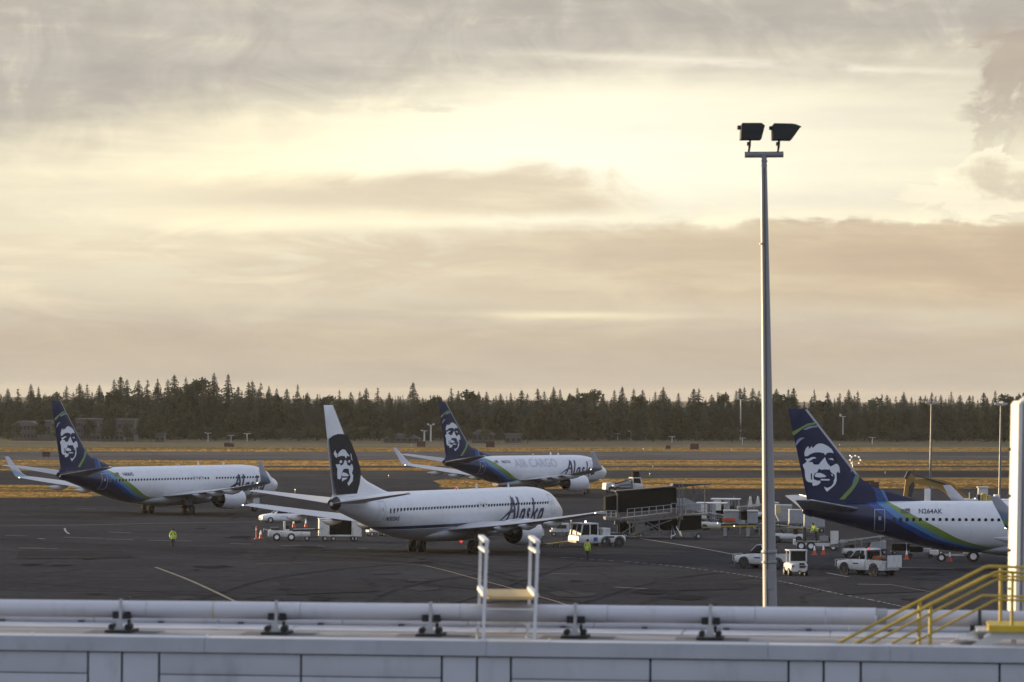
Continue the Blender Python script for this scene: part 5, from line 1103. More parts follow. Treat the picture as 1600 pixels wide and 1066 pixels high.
MB().box(2.35, 2.5, -.8, .8, .35, .6, bev=.03).build('bumper', M_dark, t)
a, b = G(850, 857), G(893, 853); tb = thing('tow_bar', 'yellow tow bar between pushback tug and nose wheel', 'tow bar', a, math.atan2((b - a).y, (b - a).x)); ln = (b - a).length
MB().tube([(0, 0, .36), (ln, 0, .42)], .06, 10).build('bar', M_yellow, tb, 40); MB().box(-.2, .15, -.3, .3, .3, .42, bev=.03).build('tow_head', M_dark, tb)
for s in (-1, 1): wheel(tb, (ln * .45, s * .22, .17), .17, .1)
MB().bar((ln * .45, -.25, .2), (ln * .45, .25, .2), .06).build('axle', M_dark, tb)

# flatbed tow tractor near the old tail
t = thing('belt_tractor', 'low white belt loader tractor parked left of the baggage cart', 'tractor', G(452, 845), R(184))
hull([(1.95, .62, .40, .95, .1), (1.8, .74, .34, 1.0, .1), (1.2, .75, .34, .92, .08), (-.5, .75, .34, .84, .08), (-1.9, .70, .40, .80, .06)], 'body', M_gse, t)
for s in (-1, 1):
    for x in (1.15, -.18): wheel(t, (x, s * .66, .36), .36, .24, hub=M_white)
    wheel(t, (-1.6, s * .5, .24), .24, .18)
    MB().bar((1.85, s * .6, .95), (2.35, s * .6, 1.05), .05).bar((2.35, s * .6, 1.05), (2.35, s * .6, .8), .05).build('front_guard', M_galv, t)
MB().bar((2.35, -.6, 1.05), (2.35, .6, 1.05), .05).build('front_rail', M_galv, t)
MB().box(.35, .55, -.5, .5, .9, 1.75, bev=.05).box(.0, .4, -.5, .5, .85, 1.05, bev=.04).build('seat', M_cream, t); MB().box(.0, .34, -.2, .2, 1.05, 1.4, bev=.05).build('seat_cushion', M_black, t)
MB().tube([(1.2, .1, .95), (.95, .1, 1.3)], .03, 8).lathe([(-.02, .17), (.02, .17), (.02, .2), (-.02, .2)], (.95, .1, 1.3), (-.6, 0, .8), 12).build('steering_wheel', M_dark, t, 40)
MB().box(.9, 1.7, -.6, .6, 1.0, 1.22, bev=.05).build('dash', M_dark, t)
MB().prism([(-.3, .86), (-2.3, .96), (-2.35, 1.08), (-.3, 1.02)], -.42, .42).build('belt', M_black, t); MB().bar((-.4, -.46, 1.06), (-2.3, -.46, 1.12), .05).bar((-.4, .46, 1.06), (-2.3, .46, 1.12), .05).build('belt_rail', M_galv, t)
MB().prism([(-2.3, .95), (-3.0, 1.02), (-3.0, 1.1), (-2.35, 1.1)], -.25, .25).build('belt_nose', M_black, t)

def bag_cart(px, py, rz, label, L=3.6, W=1.5, H=2.05, sx=1.0, group=None, curtain=None):
    t = thing('baggage_cart', label, 'cart', G(px, py), rz, group)
    MB().box(-L / 2, L / 2, -W / 2, W / 2, .42, .56, bev=.02).build('deck', M_gse, t)
    for x0, x1 in ((-L / 2, -L / 2 + L * .24), (L / 2 - L * .24, L / 2)): MB().box(x0, x1, -W / 2 + .02, W / 2 - .02, .56, H - .07, bev=.03).build('end_panel', M_gse, t)
    MB().box(-L * .26 + .005, L * .26 - .005, -W / 2 + .10, W / 2 - .10, .565, H - .075).build('curtain', curtain or M_canvas, t)
    MB().box(-L / 2 - .05, L / 2 + .05, -W / 2 - .04, W / 2 + .04, H - .07, H, bev=.03).build('roof', M_gse, t)
    for x in (-L * .36, -L * .30, L * .16, L * .36):
        for s in (-1, 1): wheel(t, (x, s * (W / 2 - .15), .22), .22, .14)
    MB().bar((L / 2, 0, .4), (L / 2 + .9, 0, .3), .07).build('draw_bar', M_dark, t)
    return t
t = bag_cart(531, 845, R(187), 'boxy white baggage cart with dark curtain under the old tail', 3.9)
c = G(588, 838); sm = thing('hand_cart', 'small pale equipment trolley under the old airliner belly', 'cart', c, R(20))
MB().box(-.9, .9, -.5, .5, .4, .6, bev=.03).build('deck', M_cream, sm); MB().box(-.5, .6, -.4, .4, .61, 1.0, bev=.06).build('unit', M_lgrey, sm); MB().bar((.9, 0, .5), (1.5, 0, 1.3), .06).build('handle', M_cream, sm)
for x in (-.6, .6):
    for s in (-1, 1): wheel(sm, (x, s * .45, .22), .22, .14)
c = G(876, 838); sm = thing('equipment_trolley', 'white equipment trolley behind the old airliner nose', 'cart', c, R(5))
MB().box(-1.0, 1.0, -.6, .6, .42, .58, bev=.03).build('deck', M_gse, sm); MB().box(-.85, .8, -.5, .5, .6, 1.25, bev=.08).build('unit', M_gse, sm); MB().box(-.5, .5, -.53, -.505, .75, 1.1).build('panel', M_dark, sm)
MB().bar((1.0, -.55, .5), (1.0, -.55, 1.5), .06).bar((1.0, .55, .5), (1.0, .55, 1.5), .06).bar((1.0, -.55, 1.5), (1.0, .55, 1.5), .06).build('frame', M_galv, sm)
for x in (-.7, .7):
    for s in (-1, 1): wheel(sm, (x, s * .5, .22), .22, .14)

# covered boarding ramp
D_R = G(1010, 842).y; org = G(945, 842); S_R = F_PX / D_R
rp = thing('boarding_ramp', 'dark covered boarding ramp on wheels right of the pushback tug', 'ramp', org, R(4))
X = lambda px: (px - 945) / S_R
Z = lambda py: (842 - py) / S_R
def slab(pp, y0, y1, nm, mt): return MB().prism([(X(x), Z(y)) for x, y in pp], y0, y1).build(nm, mt, rp)
slab([(946, 799), (946, 777), (962, 774), (963, 800)], .1, 2.3, 'cover_panel', M_canvas)
slab([(964, 801), (964, 769.5), (1002, 766), (1049, 762.5), (1057, 762), (1057, 793), (1010, 798)], .08, 2.3, 'cover_panel', M_canvas)
slab([(962, 769), (1052, 761), (1052, 759.5), (962, 767.5)], -.05, 2.45, 'cover_roof', M_dark)
slab([(1050, 760.5), (1052, 755.5), (1080, 756), (1112, 755), (1112, 756.6), (1078, 759.5), (1060, 762)], .0, 2.4, 'canopy', M_dark)
slab([(1063, 829), (1063, 806), (1097, 805), (1097, 827)], .2, 2.2, 'lower_box', M_canvas)
slab([(962, 811.5), (1048, 801), (1048, 803.3), (962, 813.5)], -.02, 2.4, 'ramp_deck', M_grey)
slab([(980, 815.5), (1066, 806.5), (1066, 808.5), (980, 818)], -.25, .0, 'side_beam', M_grey)
slab([(946, 808), (963, 808.5), (963, 813), (946, 812.5)], -.2, 2.3, 'landing', M_grey)
slab([(1066, 804), (1108, 802.5), (1108, 804.2), (1066, 806)], -.1, 2.3, 'upper_platform', M_grey)
def rail_set(p0, p1, n, h, yy):
    for k in range(n + 1):
        x = p0[0] + (p1[0] - p0[0]) * k / n; y = p0[1] + (p1[1] - p0[1]) * k / n
        MB().bar((X(x), yy, Z(y)), (X(x), yy, Z(y - h)), .07).build('rail_post', M_lgrey, rp)
    for f_ in (1.0, .5): MB().bar((X(p0[0]), yy, Z(p0[1] - h * f_)), (X(p1[0]), yy, Z(p1[1] - h * f_)), .055).build('rail', M_lgrey, rp)
rail_set((980, 808), (1048, 801), 6, 12.5, -.06); rail_set((947, 808), (962, 808), 2, 10, -.15); rail_set((1049, 801), (1064, 803), 2, 15, -.1); rail_set((1072, 803), (1106, 802), 3, 16, -.08)
for x0, x1, y0, y1 in ((1061, 1061, 757, 806), (1066, 1066, 757, 812), (964, 964, 771, 812)): MB().bar((X(x0), -.1, Z(y1)), (X(x1), -.1, Z(y0)), .16, .12).build('mast_post', M_grey, rp)
MB().box(X(1058), X(1070), -.18, 1.0, Z(790), Z(779), bev=.03).build('hydraulic_unit', M_lgrey, rp)
slab([(1069, 797), (1072, 778), (1096, 789), (1096, 797)], .3, 1.8, 'console', M_lgrey)
MB().bar((X(974), -.05, Z(838)), (X(1064), -.05, Z(838)), .16, .14).bar((X(974), 2.0, Z(838)), (X(1064), 2.0, Z(838)), .16, .14).build('chassis_rail', M_grey, rp)
for a, b in (((983, 836), (1050, 812)), ((1010, 815), (1048, 836)), ((984, 815), (984, 838)), ((1000, 815), (972, 833)), ((988, 815), (1004, 838)), ((1030, 812), (1030, 838)), ((1064, 806), (1058, 838))): MB().bar((X(a[0]), -.03, Z(a[1])), (X(b[0]), -.03, Z(b[1])), .10).build('truss', M_grey, rp); MB().bar((X(a[0]), 1.9, Z(a[1])), (X(b[0]), 1.9, Z(b[1])), .10).build('truss', M_grey, rp)
MB().box(X(992), X(1015), .3, 1.6, Z(836), Z(821), bev=.05).build('drive_unit', M_grey, rp)
slab([(1008, 829), (1010, 816), (1060, 810), (1060, 829)], .9, 1.8, 'under_shade_slab', M_canvas)  # dark slabs added to fill the shaded space under the deck
slab([(967, 833), (968, 816), (990, 817), (990, 832)], 1.2, 2.2, 'under_shade_slab', M_canvas)
for k in range(9):
    xx_ = 968 + k * 10.5; MB().bar((X(xx_), -.04, Z(813 - k * 1.15)), (X(xx_ + 5), -.04, Z(818 - k * 1.1)), .06).build('brace', M_grey, rp)
for px_, y0_, y1_ in ((1074, 758, 803), (1086, 757, 803), (1104, 756, 803), (1057, 757, 838), (970, 768, 838), (1040, 803, 838)): MB().bar((X(px_), 1.2, Z(y1_)), (X(px_), 1.2, Z(y0_)), .08).build('frame_post', M_grey, rp)
for a, b in (((1086, 757), (1104, 772)), ((1092, 772), (1080, 757)), ((1000, 838), (1030, 818)), ((1040, 838), (1012, 820))): MB().bar((X(a[0]), .6, Z(a[1])), (X(b[0]), .6, Z(b[1])), .07).build('stay', M_grey, rp)
for pts_ in ([(1048, 841), (1050, 821), (1055, 835)], [(1056, 822), (1065, 838)], [(1048, 838), (1055, 835)]): MB().tube([(X(x), -.3, Z(y)) for x, y in pts_], .045, 6).build('outrigger', M_white, rp, 40)
for px in (977, 1002, 1052, 1092):
    for yy in (.1, 2.0): wheel(rp, (X(px), yy, .28), .28, .2)
MB().box(X(1066), X(1092), .1, 2.0, Z(838), Z(830)).build('rear_axle_box', M_grey, rp)
MB().box(X(960), X(967), -.4, .3, Z(820), Z(813), bev=.05).build('winch', M_dark, rp)

# white lift truck behind the ramp
t = thing('lift_truck', 'white lift truck with dark bucket box above the boarding ramp', 'truck', G(976, 770.5), R(14))
MB().box(-2.6, 2.0, -1.0, 1.0, .5, .8, bev=.04).build('chassis', M_dark, t)
hull([(2.35, .95, .5, 1.2, .1), (2.2, 1.02, .45, 1.35, .1), (.9, 1.02, .45, 1.4, .1)], 'cab_lower', M_gse, t)
MB().prism([(2.1, 1.35), (1.95, 2.05), (.98, 2.05), (.95, 1.35)], -.9, .9).build('cab_glass', M_glass, t)
MB().box(.85, 2.05, -1.0, 1.0, 2.05, 2.18, bev=.05).build('cab_roof', M_gse, t)
for x0, x1 in ((2.16, 2.0), (.92, .95)):
    for s in (-1, 1): MB().bar((x0, s * .95, 1.35), (x1, s * .95, 2.08), .13).build('cab_pillar', M_gse, t)
MB().prism([(.7, .82), (.7, 1.75), (-.6, 1.5), (-1.6, 1.0), (-1.6, .82)], -.9, .9).build('tank', M_lgrey, t); MB().prism([(-1.65, .6), (-1.65, 1.3), (-2.0, 1.45), (-2.9, 1.4), (-3.0, .5)], -.95, .95).build('rear_body', M_gse, t)
MB().bar((-2.8, -.7, .9), (.6, -.7, 1.9), .18).bar((-2.8, -.7, .9), (.6, -.98, 1.2), .12).build('boom', M_dark, t)
MB().box(1.05, 1.95, -.6, .6, 2.2, 3.0, bev=.05).build('bucket_box', M_canvas, t)
for x in (1.55, -1.2, -2.1):
    for s in (-1, 1): wheel(t, (x, s * .85, .48), .48, .3)
lamp(t, (-2.0, -.97, 1.05), .1, M_lampw, 'work_light')

# baggage train and belt gear right of the ramp
def open_cart(px, py, rz, label, group=None):
    t = thing('baggage_cart', label, 'cart', G(px, py), rz, group); L, W, H = 3.0, 1.6, 2.2
    MB().box(-L / 2, L / 2, -W / 2, W / 2, .42, .56).build('deck', M_grey, t); MB().box(-L / 2 - .1, L / 2 + .1, -W / 2 - .1, W / 2 + .1, H - .06, H + .06, bev=.04).build('roof', M_white, t)
    for x in (-L / 2 + .05, -.1, L / 2 - .05):
        for s in (-1, 1): MB().bar((x, s * (W / 2 - .05), .56), (x, s * (W / 2 - .05), H - .06), .07).build('post', M_galv, t)
    MB().box(-L * .42, -L * .15, -W / 2 - .03, -W / 2 - .001, .57, H - .1).build('curtain', M_cream, t); MB().box(.05, .5, -W / 2 - .03, -W / 2 - .001, .57, H - .1).build('curtain', M_lgrey, t)
    MB().box(-1.3, 1.3, -.2, .7, .57, 1.4, bev=.1).build('bags', M_canvas, t)
    for x in (-1.0, 1.0):
        for s in (-1, 1): wheel(t, (x, s * .6, .22), .22, .15)
    return t
open_cart(1112, 818.5, R(-8), 'white roofed baggage cart with pale curtain right of the ramp'); open_cart(1134, 811, R(-8), 'second white roofed baggage cart partly hidden behind the first')
t = thing('belt_platform', 'grey box platform on yellow rail with orange base left of the lamp mast', 'platform', G(1150, 840), R(-3)); D_ = F_PX / G(1150, 840).y
XX = lambda px: (px - 1150) / D_
ZZ = lambda py: (840 - py) / D_
for x0, x1 in ((1131, 1154), (1168, 1184)): MB().box(XX(x0), XX(x1), .2, 1.6, ZZ(818), ZZ(800), bev=.04).build('locker', M_lgrey, t); MB().box(XX(x0) - .05, XX(x1) + .05, .1, 1.7, ZZ(799.5), ZZ(797.5), bev=.02).build('locker_top', M_gse, t)
MB().box(XX(1154.5), XX(1167.5), .4, 1.4, ZZ(812), ZZ(799), bev=.08).build('belt_drum', M_canvas, t)
MB().box(XX(1129), XX(1149), .0, .18, ZZ(815), ZZ(810), bev=.03).build('orange_skirt', M_orange, t); MB().box(XX(1126), XX(1192), .0, 1.7, ZZ(822), ZZ(819)).build('frame', M_dark, t)
MB().bar((XX(1062), -.05, ZZ(824.5)), (XX(1128), -.05, ZZ(824.5)), .10).bar((XX(1128), -.05, ZZ(823)), (XX(1192), -.05, ZZ(821.5)), .12).build('yellow_rail', M_yellow, t)
for px in (1133, 1169): MB().bar((XX(px), .1, 0), (XX(px), .1, ZZ(822)), .26, .3).bar((XX(px - 4), .1, ZZ(827)), (XX(px + 4), .1, ZZ(827)), .1).build('leg', M_lgrey, t); MB().box(XX(px - 3), XX(px + 4), -.1, .5, 0, .12).build('foot', M_dark, t)
for px, top in ((1156, 790), (1168, 790), (1186, 818)): MB().bar((XX(px), -.1, ZZ(836)), (XX(px), -.1, ZZ(top)), .05).build('pole', M_lgrey, t)
lamp(t, (XX(1147), -.1, ZZ(822)), .09, M_lampw, 'work_light'); lamp(t, (XX(1121), -.1, ZZ(818)), .09, M_lampw, 'work_light')
# slanted stands further off
for k, (px, lb) in enumerate(((1146, 'leftmost tilted grey stand behind the baggage carts'), (1172, 'middle tilted stand with pale wedge left of the lamp mast'), (1184, 'tilted stand with pale wedge nearest the lamp mast'))):
    g_ = G(px, 800); t = thing('tilted_stand', lb, 'stand', g_, 0, 'tilted stands behind the baggage carts')
    MB().bar((-.6, 0, 0), (.1, 0, 1.9), .12).bar((.4, 0, 0), (.1, 0, 1.9), .1).bar((-.4, 0, .6), (.33, 0, .6), .08).build('frame', M_grey, t)
    if k: MB().prism([(-.25, .55), (.3, .55), (.12, 1.8), (-.05, 1.8)], -.2, .2).build('wedge', M_gse, t)
    MB().box(-1.3, 1.1, -.4, .6, 0, .12).build('base', M_dark, t)
# container dollies behind the lamp mast and the parked tail
def dolly(px, py, rz, w_, h, label, mt, panel=None, slope=True):
    t = thing('container_dolly', label, 'container', G(px, py), rz)
    pts_ = [(-w_ / 2, .6), (w_ / 2, .6), (w_ / 2, .6 + h), (-w_ / 2 + (w_ * .0 if not slope else 0), .6 + h), (-w_ / 2, .6 + h * .5)] if not slope else [(-w_ / 2, .6 + h * .45), (-w_ / 2 + w_ * .2, .6), (w_ / 2, .6), (w_ / 2, .6 + h), (-w_ / 2, .6 + h)]
    MB().prism(pts_, -.8, .8).build('container', mt, t)
    if panel: MB().box(-w_ / 2 + .06, -w_ / 2 + w_ * .3, -.83, -.802, .6 + h * .5, .6 + h * .95).build('panel', panel, t)
    MB().box(-w_ / 2 - .05, w_ / 2 + .05, -.85, .85, .42, .58).build('deck', M_grey, t); MB().box(-w_ / 2, w_ / 2, -.82, .82, .6 + h + .002, .6 + h + .06).build('lid', M_gse, t)
    for x in (-w_ * .35, w_ * .35):
        for s in (-1, 1): wheel(t, (x, s * .6, .22), .22, .15)
    return t
dolly(1224, 823, R(0), 1.7, 1.6, 'grey cargo container with panel coloured sunlit yellow just right of the lamp mast', M_lgrey, mat('sunlit_panel_tone', (.55, .42, .18), .5))  # panel colour carries the warm sunlight falling on it
dolly(1244, 826, R(0), 1.5, 1.3, 'smaller grey cargo container beside the parked tail cone', M_lgrey, None, False)
dolly(1206, 820, R(0), 1.4, 1.7, 'grey cargo container partly behind the lamp mast', M_lgrey)
dolly(1272, 832, R(0), 2.0, 1.3, 'pale cargo container under the parked tail', M_lgrey, None, False)
yb = thing('rail_barrier', 'low yellow rail barrier under the parked tail', 'barrier', G(1243, 834), R(0)); MB().bar((-1.4, 0, .62), (2.4, 0, .5), .1).build('rail', M_yellow, yb)
for x in (-1.2, .5, 2.2): MB().bar((x, 0, 0), (x, 0, .6), .08).build('leg', M_grey, yb)
# flat loader with worker
D_ = F_PX / G(1275, 860).y
t = thing('flat_loader', 'low white flatbed loader with upright panel under the parked tail', 'loader', G(1275, 860), R(-4))
MB().box(-1.75, 1.2, -.75, .75, .38, .66, bev=.04).build('bed', M_gse, t); MB().box(-1.7, 1.15, -.7, .7, .662, .80).build('deck', M_grey, t)
MB().box(-2.0, -1.76, -.6, .6, .5, .95, bev=.04).build('nose', M_gse, t)
for x, r_ in ((-1.3, .40), (-.45, .40), (1.5, .3)):
    for s in (-1, 1): wheel(t, (x, s * .68, r_), r_, .24, hub=M_white)
MB().box(1.25, 1.95, -.85, -.78, .35, 1.75, bev=.02).build('upright_panel', M_cream, t); MB().box(1.2, 2.1, -.7, .7, .3, .5).build('rear_step', M_dark, t)
for x in (-1.0, .0, 1.1): MB().bar((x, -.7, .8), (x, -.7, 1.35), .05).build('post', M_dark, t)
MB().bar((-1.0, -.7, 1.33), (1.1, -.7, 1.33), .05).build('rail', M_dark, t); MB().box(.35, 1.1, -.4, .5, .81, 1.3, bev=.06).build('crate', M_lgrey, t); MB().box(-1.15, -.85, .1, .45, .81, 2.0, bev=.05).build('control_post', M_dark, t)
def belt_loader(px, py, rz, label, el=.9):
    t = thing('belt_loader', label, 'belt loader', G(px, py), rz)
    hull([(1.6, .55, .35, .8, .1), (1.3, .62, .32, .85, .1), (-1.3, .62, .32, .8, .1), (-1.55, .5, .4, .75, .1)], 'body', M_gse, t)
    MB().prism([(-2.6, .9), (2.9, .9 + el), (2.9, 1.08 + el), (-2.6, 1.08)], -.4, .4).build('belt_frame', M_grey, t); MB().prism([(-2.55, 1.083), (2.85, 1.083 + el), (2.85, 1.11 + el), (-2.55, 1.11)], -.33, .33).build('belt', M_black, t)
    for s in (-1, 1):
        MB().bar((-2.0, s * .44, 1.35), (2.6, s * .44, 1.35 + el * .85), .05).build('hand_rail', M_galv, t)
        for x in (-1.6, 0, 1.6): MB().bar((x, s * .44, 1.0), (x, s * .44, 1.43 + el * (x + 2) / 5.4), .04).build('rail_post', M_galv, t)
        for x in (-1.0, 1.0): wheel(t, (x, s * .55, .32), .32, .22, hub=M_dark)
    MB().bar((.4, 0, .8), (.8, 0, 1.3), .15).build('lift_strut', M_dark, t); MB().box(-.9, -.5, .25, .6, .8, 1.3, bev=.05).build('seat', M_black, t)
    return t
belt_loader(1118, 829, R(165), 'belt loader with raised belt between ramp and baggage carts'); belt_loader(1176, 812, R(15), 'belt loader behind the lamp mast near tilted stands', .6)
belt_loader(1232, 848, R(170), 'belt loader in shade under the parked tail cone', .5); belt_loader(1345, 872, R(5), 'belt loader in shade behind the service pickup', .7)
for px_, py_, lb in ((1150, 826, 'low bag dolly under the grey box platform'), (1196, 833, 'low bag dolly half behind the lamp mast base'), (1308, 858, 'low bag dolly beside the upright panel'), (1438, 872, 'low bag dolly left of the axle dolly')):
    t = thing('bag_dolly', lb, 'dolly', G(px_, py_), R(-6)); MB().box(-1.2, 1.2, -.65, .65, .38, .5).build('deck', M_grey, t); MB().box(-.9, .2, -.5, .5, .502, .95, bev=.08).build('bags', M_canvas, t); MB().box(.25, .9, -.4, .4, .502, .8, bev=.06).build('case', M_lgrey, t)
    MB().bar((-1.15, -.6, .5), (-1.15, -.6, 1.2), .05).bar((-1.15, .6, .5), (-1.15, .6, 1.2), .05).bar((-1.15, -.6, 1.2), (-1.15, .6, 1.2), .05).build('end_rail', M_galv, t)
    for x in (-.85, .85):
        for s in (-1, 1): wheel(t, (x, s * .5, .2), .2, .14, hub=M_dark)
# ground power box and dolly under the parked airliner
t = thing('power_cart', 'pale ground power box behind the service pickup', 'cart', G(1372, 866), R(0)); MB().box(-.65, .65, -.5, .5, .45, 1.15, bev=.06).build('cabinet', M_lgrey, t); MB().box(-.7, .7, -.55, .55, .3, .44).build('base', M_dark, t)
for x in (-.5, .5):
    for s in (-1, 1): wheel(t, (x, s * .45, .2), .2, .14)
t = thing('axle_dolly', 'long low dolly with white wheel under the parked airliner', 'dolly', G(1497, 878), R(-2)); MB().bar((-2.1, 0, .55), (1.9, 0, .55), .12).bar((-2.1, -.5, .62), (.2, -.5, .62), .07).build('beam', M_gse, t)
for x, r_ in ((-1.4, .36), (1.2, .48)):
    for s in (-1, 1): wheel(t, (x, s * .5, r_), r_, .26, hub=M_white)
MB().box(.4, 1.9, -.3, .3, .62, .85, bev=.04).build('pack', M_gse, t); MB().box(-2.3, -1.6, -.35, .35, .6, .95, bev=.06).build('pack', M_cream, t)
t = thing('stand_post', 'thin grey post stand left of the power box under the parked tail', 'post', G(1336, 862), 0); MB().bar((0, 0, 0), (0, 0, 1.25), .08).build('post', M_grey, t); MB().box(-.35, .35, -.3, .3, 0, .08).build('foot', M_gse, t)
t = thing('chock_cart', 'dark low equipment pile behind the axle dolly', 'cart', G(1408, 866), 0); MB().box(-.8, .7, -.4, .4, .3, .9, bev=.1).build('load', M_canvas, t); MB().box(-.9, .8, -.45, .45, .2, .29).build('deck', M_grey, t)
for x in (-.6, .5):
    for s in (-1, 1): wheel(t, (x, s * .4, .16), .16, .1)

# yellow excavator beyond the parked airliner
ED = 395.0; E0 = P(1500, 700, ED); es = F_PX / ED
exv = thing('excavator', 'yellow excavator with raised boom beyond the parked airliner', 'excavator', (E0.x, ED, 0), 0)
zE = lambda py: P(1500, py, ED).z
xE = lambda px: (px - 1500) / es
M_exc = mat('excavator_yellow', (.27, .16, .03), .5, var=.15, dirt=.3)
def arm(pp, y0, y1, nm, mt=M_exc): return MB().prism([(xE(x), zE(y)) for x, y in pp], y0, y1).build(nm, mt, exv)
arm([(1546, 800), (1520, 782), (1500, 768), (1490, 757), (1475, 751), (1455, 748), (1430, 749.5), (1427, 756), (1452, 759.5), (1466, 763), (1478, 771), (1492, 786), (1520, 800)], -.3, .3, 'boom')
arm([(1430, 749), (1423, 738), (1416, 745), (1412, 776), (1413, 792), (1421, 792), (1424, 770), (1430, 757)], -.25, .25, 'stick')
arm([(1424, 738), (1418, 737), (1413, 748), (1416, 750)], -.35, .35, 'linkage', M_dark)
arm([(1420, 760), (1427, 752), (1429, 760), (1424, 778), (1419, 776)], -.3, .3, 'cylinder', M_dark)
MB().tube([(xE(1478), -.45, zE(757)), (xE(1440), -.45, zE(745.5)), (xE(1432), -.4, zE(743))], .08, 8).build('hydraulic_line', M_dark, exv, 40)
arm([(1408, 792), (1426, 792), (1432, 812), (1416, 822), (1404, 808)], -.6, .6, 'bucket', M_dark)
hull([(xE(1500), 1.3, 1.1, 2.6, .15), (xE(1530), 1.4, 1.1, 3.0, .15), (xE(1562), 1.4, 1.1, 2.9, .2)], 'house', M_exc, exv)
MB().box(xE(1527.5), xE(1541.5), -1.35, -.2, zE(785), zE(762), bev=.06).build('cab', M_cream, exv); MB().box(xE(1526), xE(1543), -1.45, -.1, zE(762), zE(760), bev=.02).build('cab_roof', M_gse, exv)
for s in (-1, 1): MB().loft([[(x, s * 1.2 - .3, z), (x, s * 1.2 + .3, z)] + [(x, s * 1.2 + .3, 0.0), (x, s * 1.2 - .3, 0.0)] for x, z in ((xE(1490), .5), (xE(1497), .95), (xE(1560), .95), (xE(1568), .5))]).build('track', M_dark, exv)
MB().box(-.9, 3.2, -1.0, 1.0, .7, 1.1).build('undercarriage', M_dark, exv)
# white roofed truck between the winglets
t = thing('service_truck', 'white topped service truck showing above the parked fuselage', 'truck', (P(1524, 780, 345).x, 345, 0), 0); zz = lambda py: P(1524, py, 345).z
s3 = F_PX / 345.; x3 = lambda px: (px - 1524) / s3
MB().box(x3(1500), x3(1550), -1.2, 1.2, .9, zz(782), bev=.08).build('box_body', M_gse, t); MB().box(x3(1500), x3(1526), -1.0, 1.0, zz(782) + .002, zz(779.5), bev=.03).build('roof_hatch', M_gse, t)
for px, w_, top in ((1516, 1.5, 770), (1529, 2, 773), (1537, 3, 771), (1545, 2, 774)): MB().box(x3(px - w_), x3(px + w_), -.5, .5, zz(782) + .002, zz(top), bev=.03).build('roof_gear', M_yellow if px in (1537, 1545) else M_dark, t)
lamp(t, (x3(1522), -.6, zz(779)), .1, M_lampw, 'work_light')
MB().box(x3(1551), x3(1568), -1.1, 1.1, .7, 2.6, bev=.1).build('cab', M_gse, t)
for x in (x3(1508), x3(1535), x3(1560)):
    for s in (-1, 1): wheel(t, (x, s, .48), .48, .3)
t = thing('service_van', 'white van roof just left of the right duct', 'van', (P(1577, 780, 350).x, 350, 0), 0); MB().box(-.9, 2.6, -1, 1, .5, P(1577, 780, 350).z, bev=.2).build('body', M_white, t); MB().box(-.93, -.9, -.8, .8, 1.7, 2.5).build('windscreen', M_glass, t)
for x in (-.2, 2.0):
    for s in (-1, 1): wheel(t, (x, s * .9, .36), .36, .24)

# ------------------------------------------------------------------ cones
def cone(px, py, label, h=.80, mt=None, slim=False):
    t = thing('traffic_cone', label, 'cone', G(px, py), 0)
    if slim:
        MB().lathe([(0, .2), (.05, .2), (.06, .06), (h, .05), (h + .02, .001)], (0, 0, 0), (0, 0, 1), 10).build('body', M_orange, t, 50); MB().lathe([(0, .063), (.12, .062)], (0, 0, h * .7), (0, 0, 1), 10).build('stripe', M_white, t, 50)
        return t
    MB().box(-.22, .22, -.22, .22, 0, .05, bev=.015).build('base', M_orange, t)
    MB().lathe([(.05, .17), (h * .52, .10)], (0, 0, 0), (0, 0, 1), 12).build('body', M_orange, t, 50)
    MB().lathe([(h * .52, .10), (h * .92, .05), (h * .98, .035), (h, .001)], (0, 0, 0), (0, 0, 1), 12).build('stripe', M_white, t, 50)
    return t
for a in ((400.5, 842.5, 'slim red marker post left of the belt tractor', 1.2, None, True), (407.5, 842, 'red and white cone left of the belt tractor'), (459, 824.5, 'left of two cones behind the belt tractor'), (478, 824, 'right of two cones behind the belt tractor'),
          (1272.5, 867.5, 'left of two cones by the flat loader', .8), (1286.5, 867, 'right of two cones by the flat loader', .8), (1416.5, 874.5, 'orange cone right of the service pickup under the belly'), (1470, 877.5, 'left of two cones by the axle dolly'), (1484, 878, 'right of two cones by the axle dolly')): cone(*a)

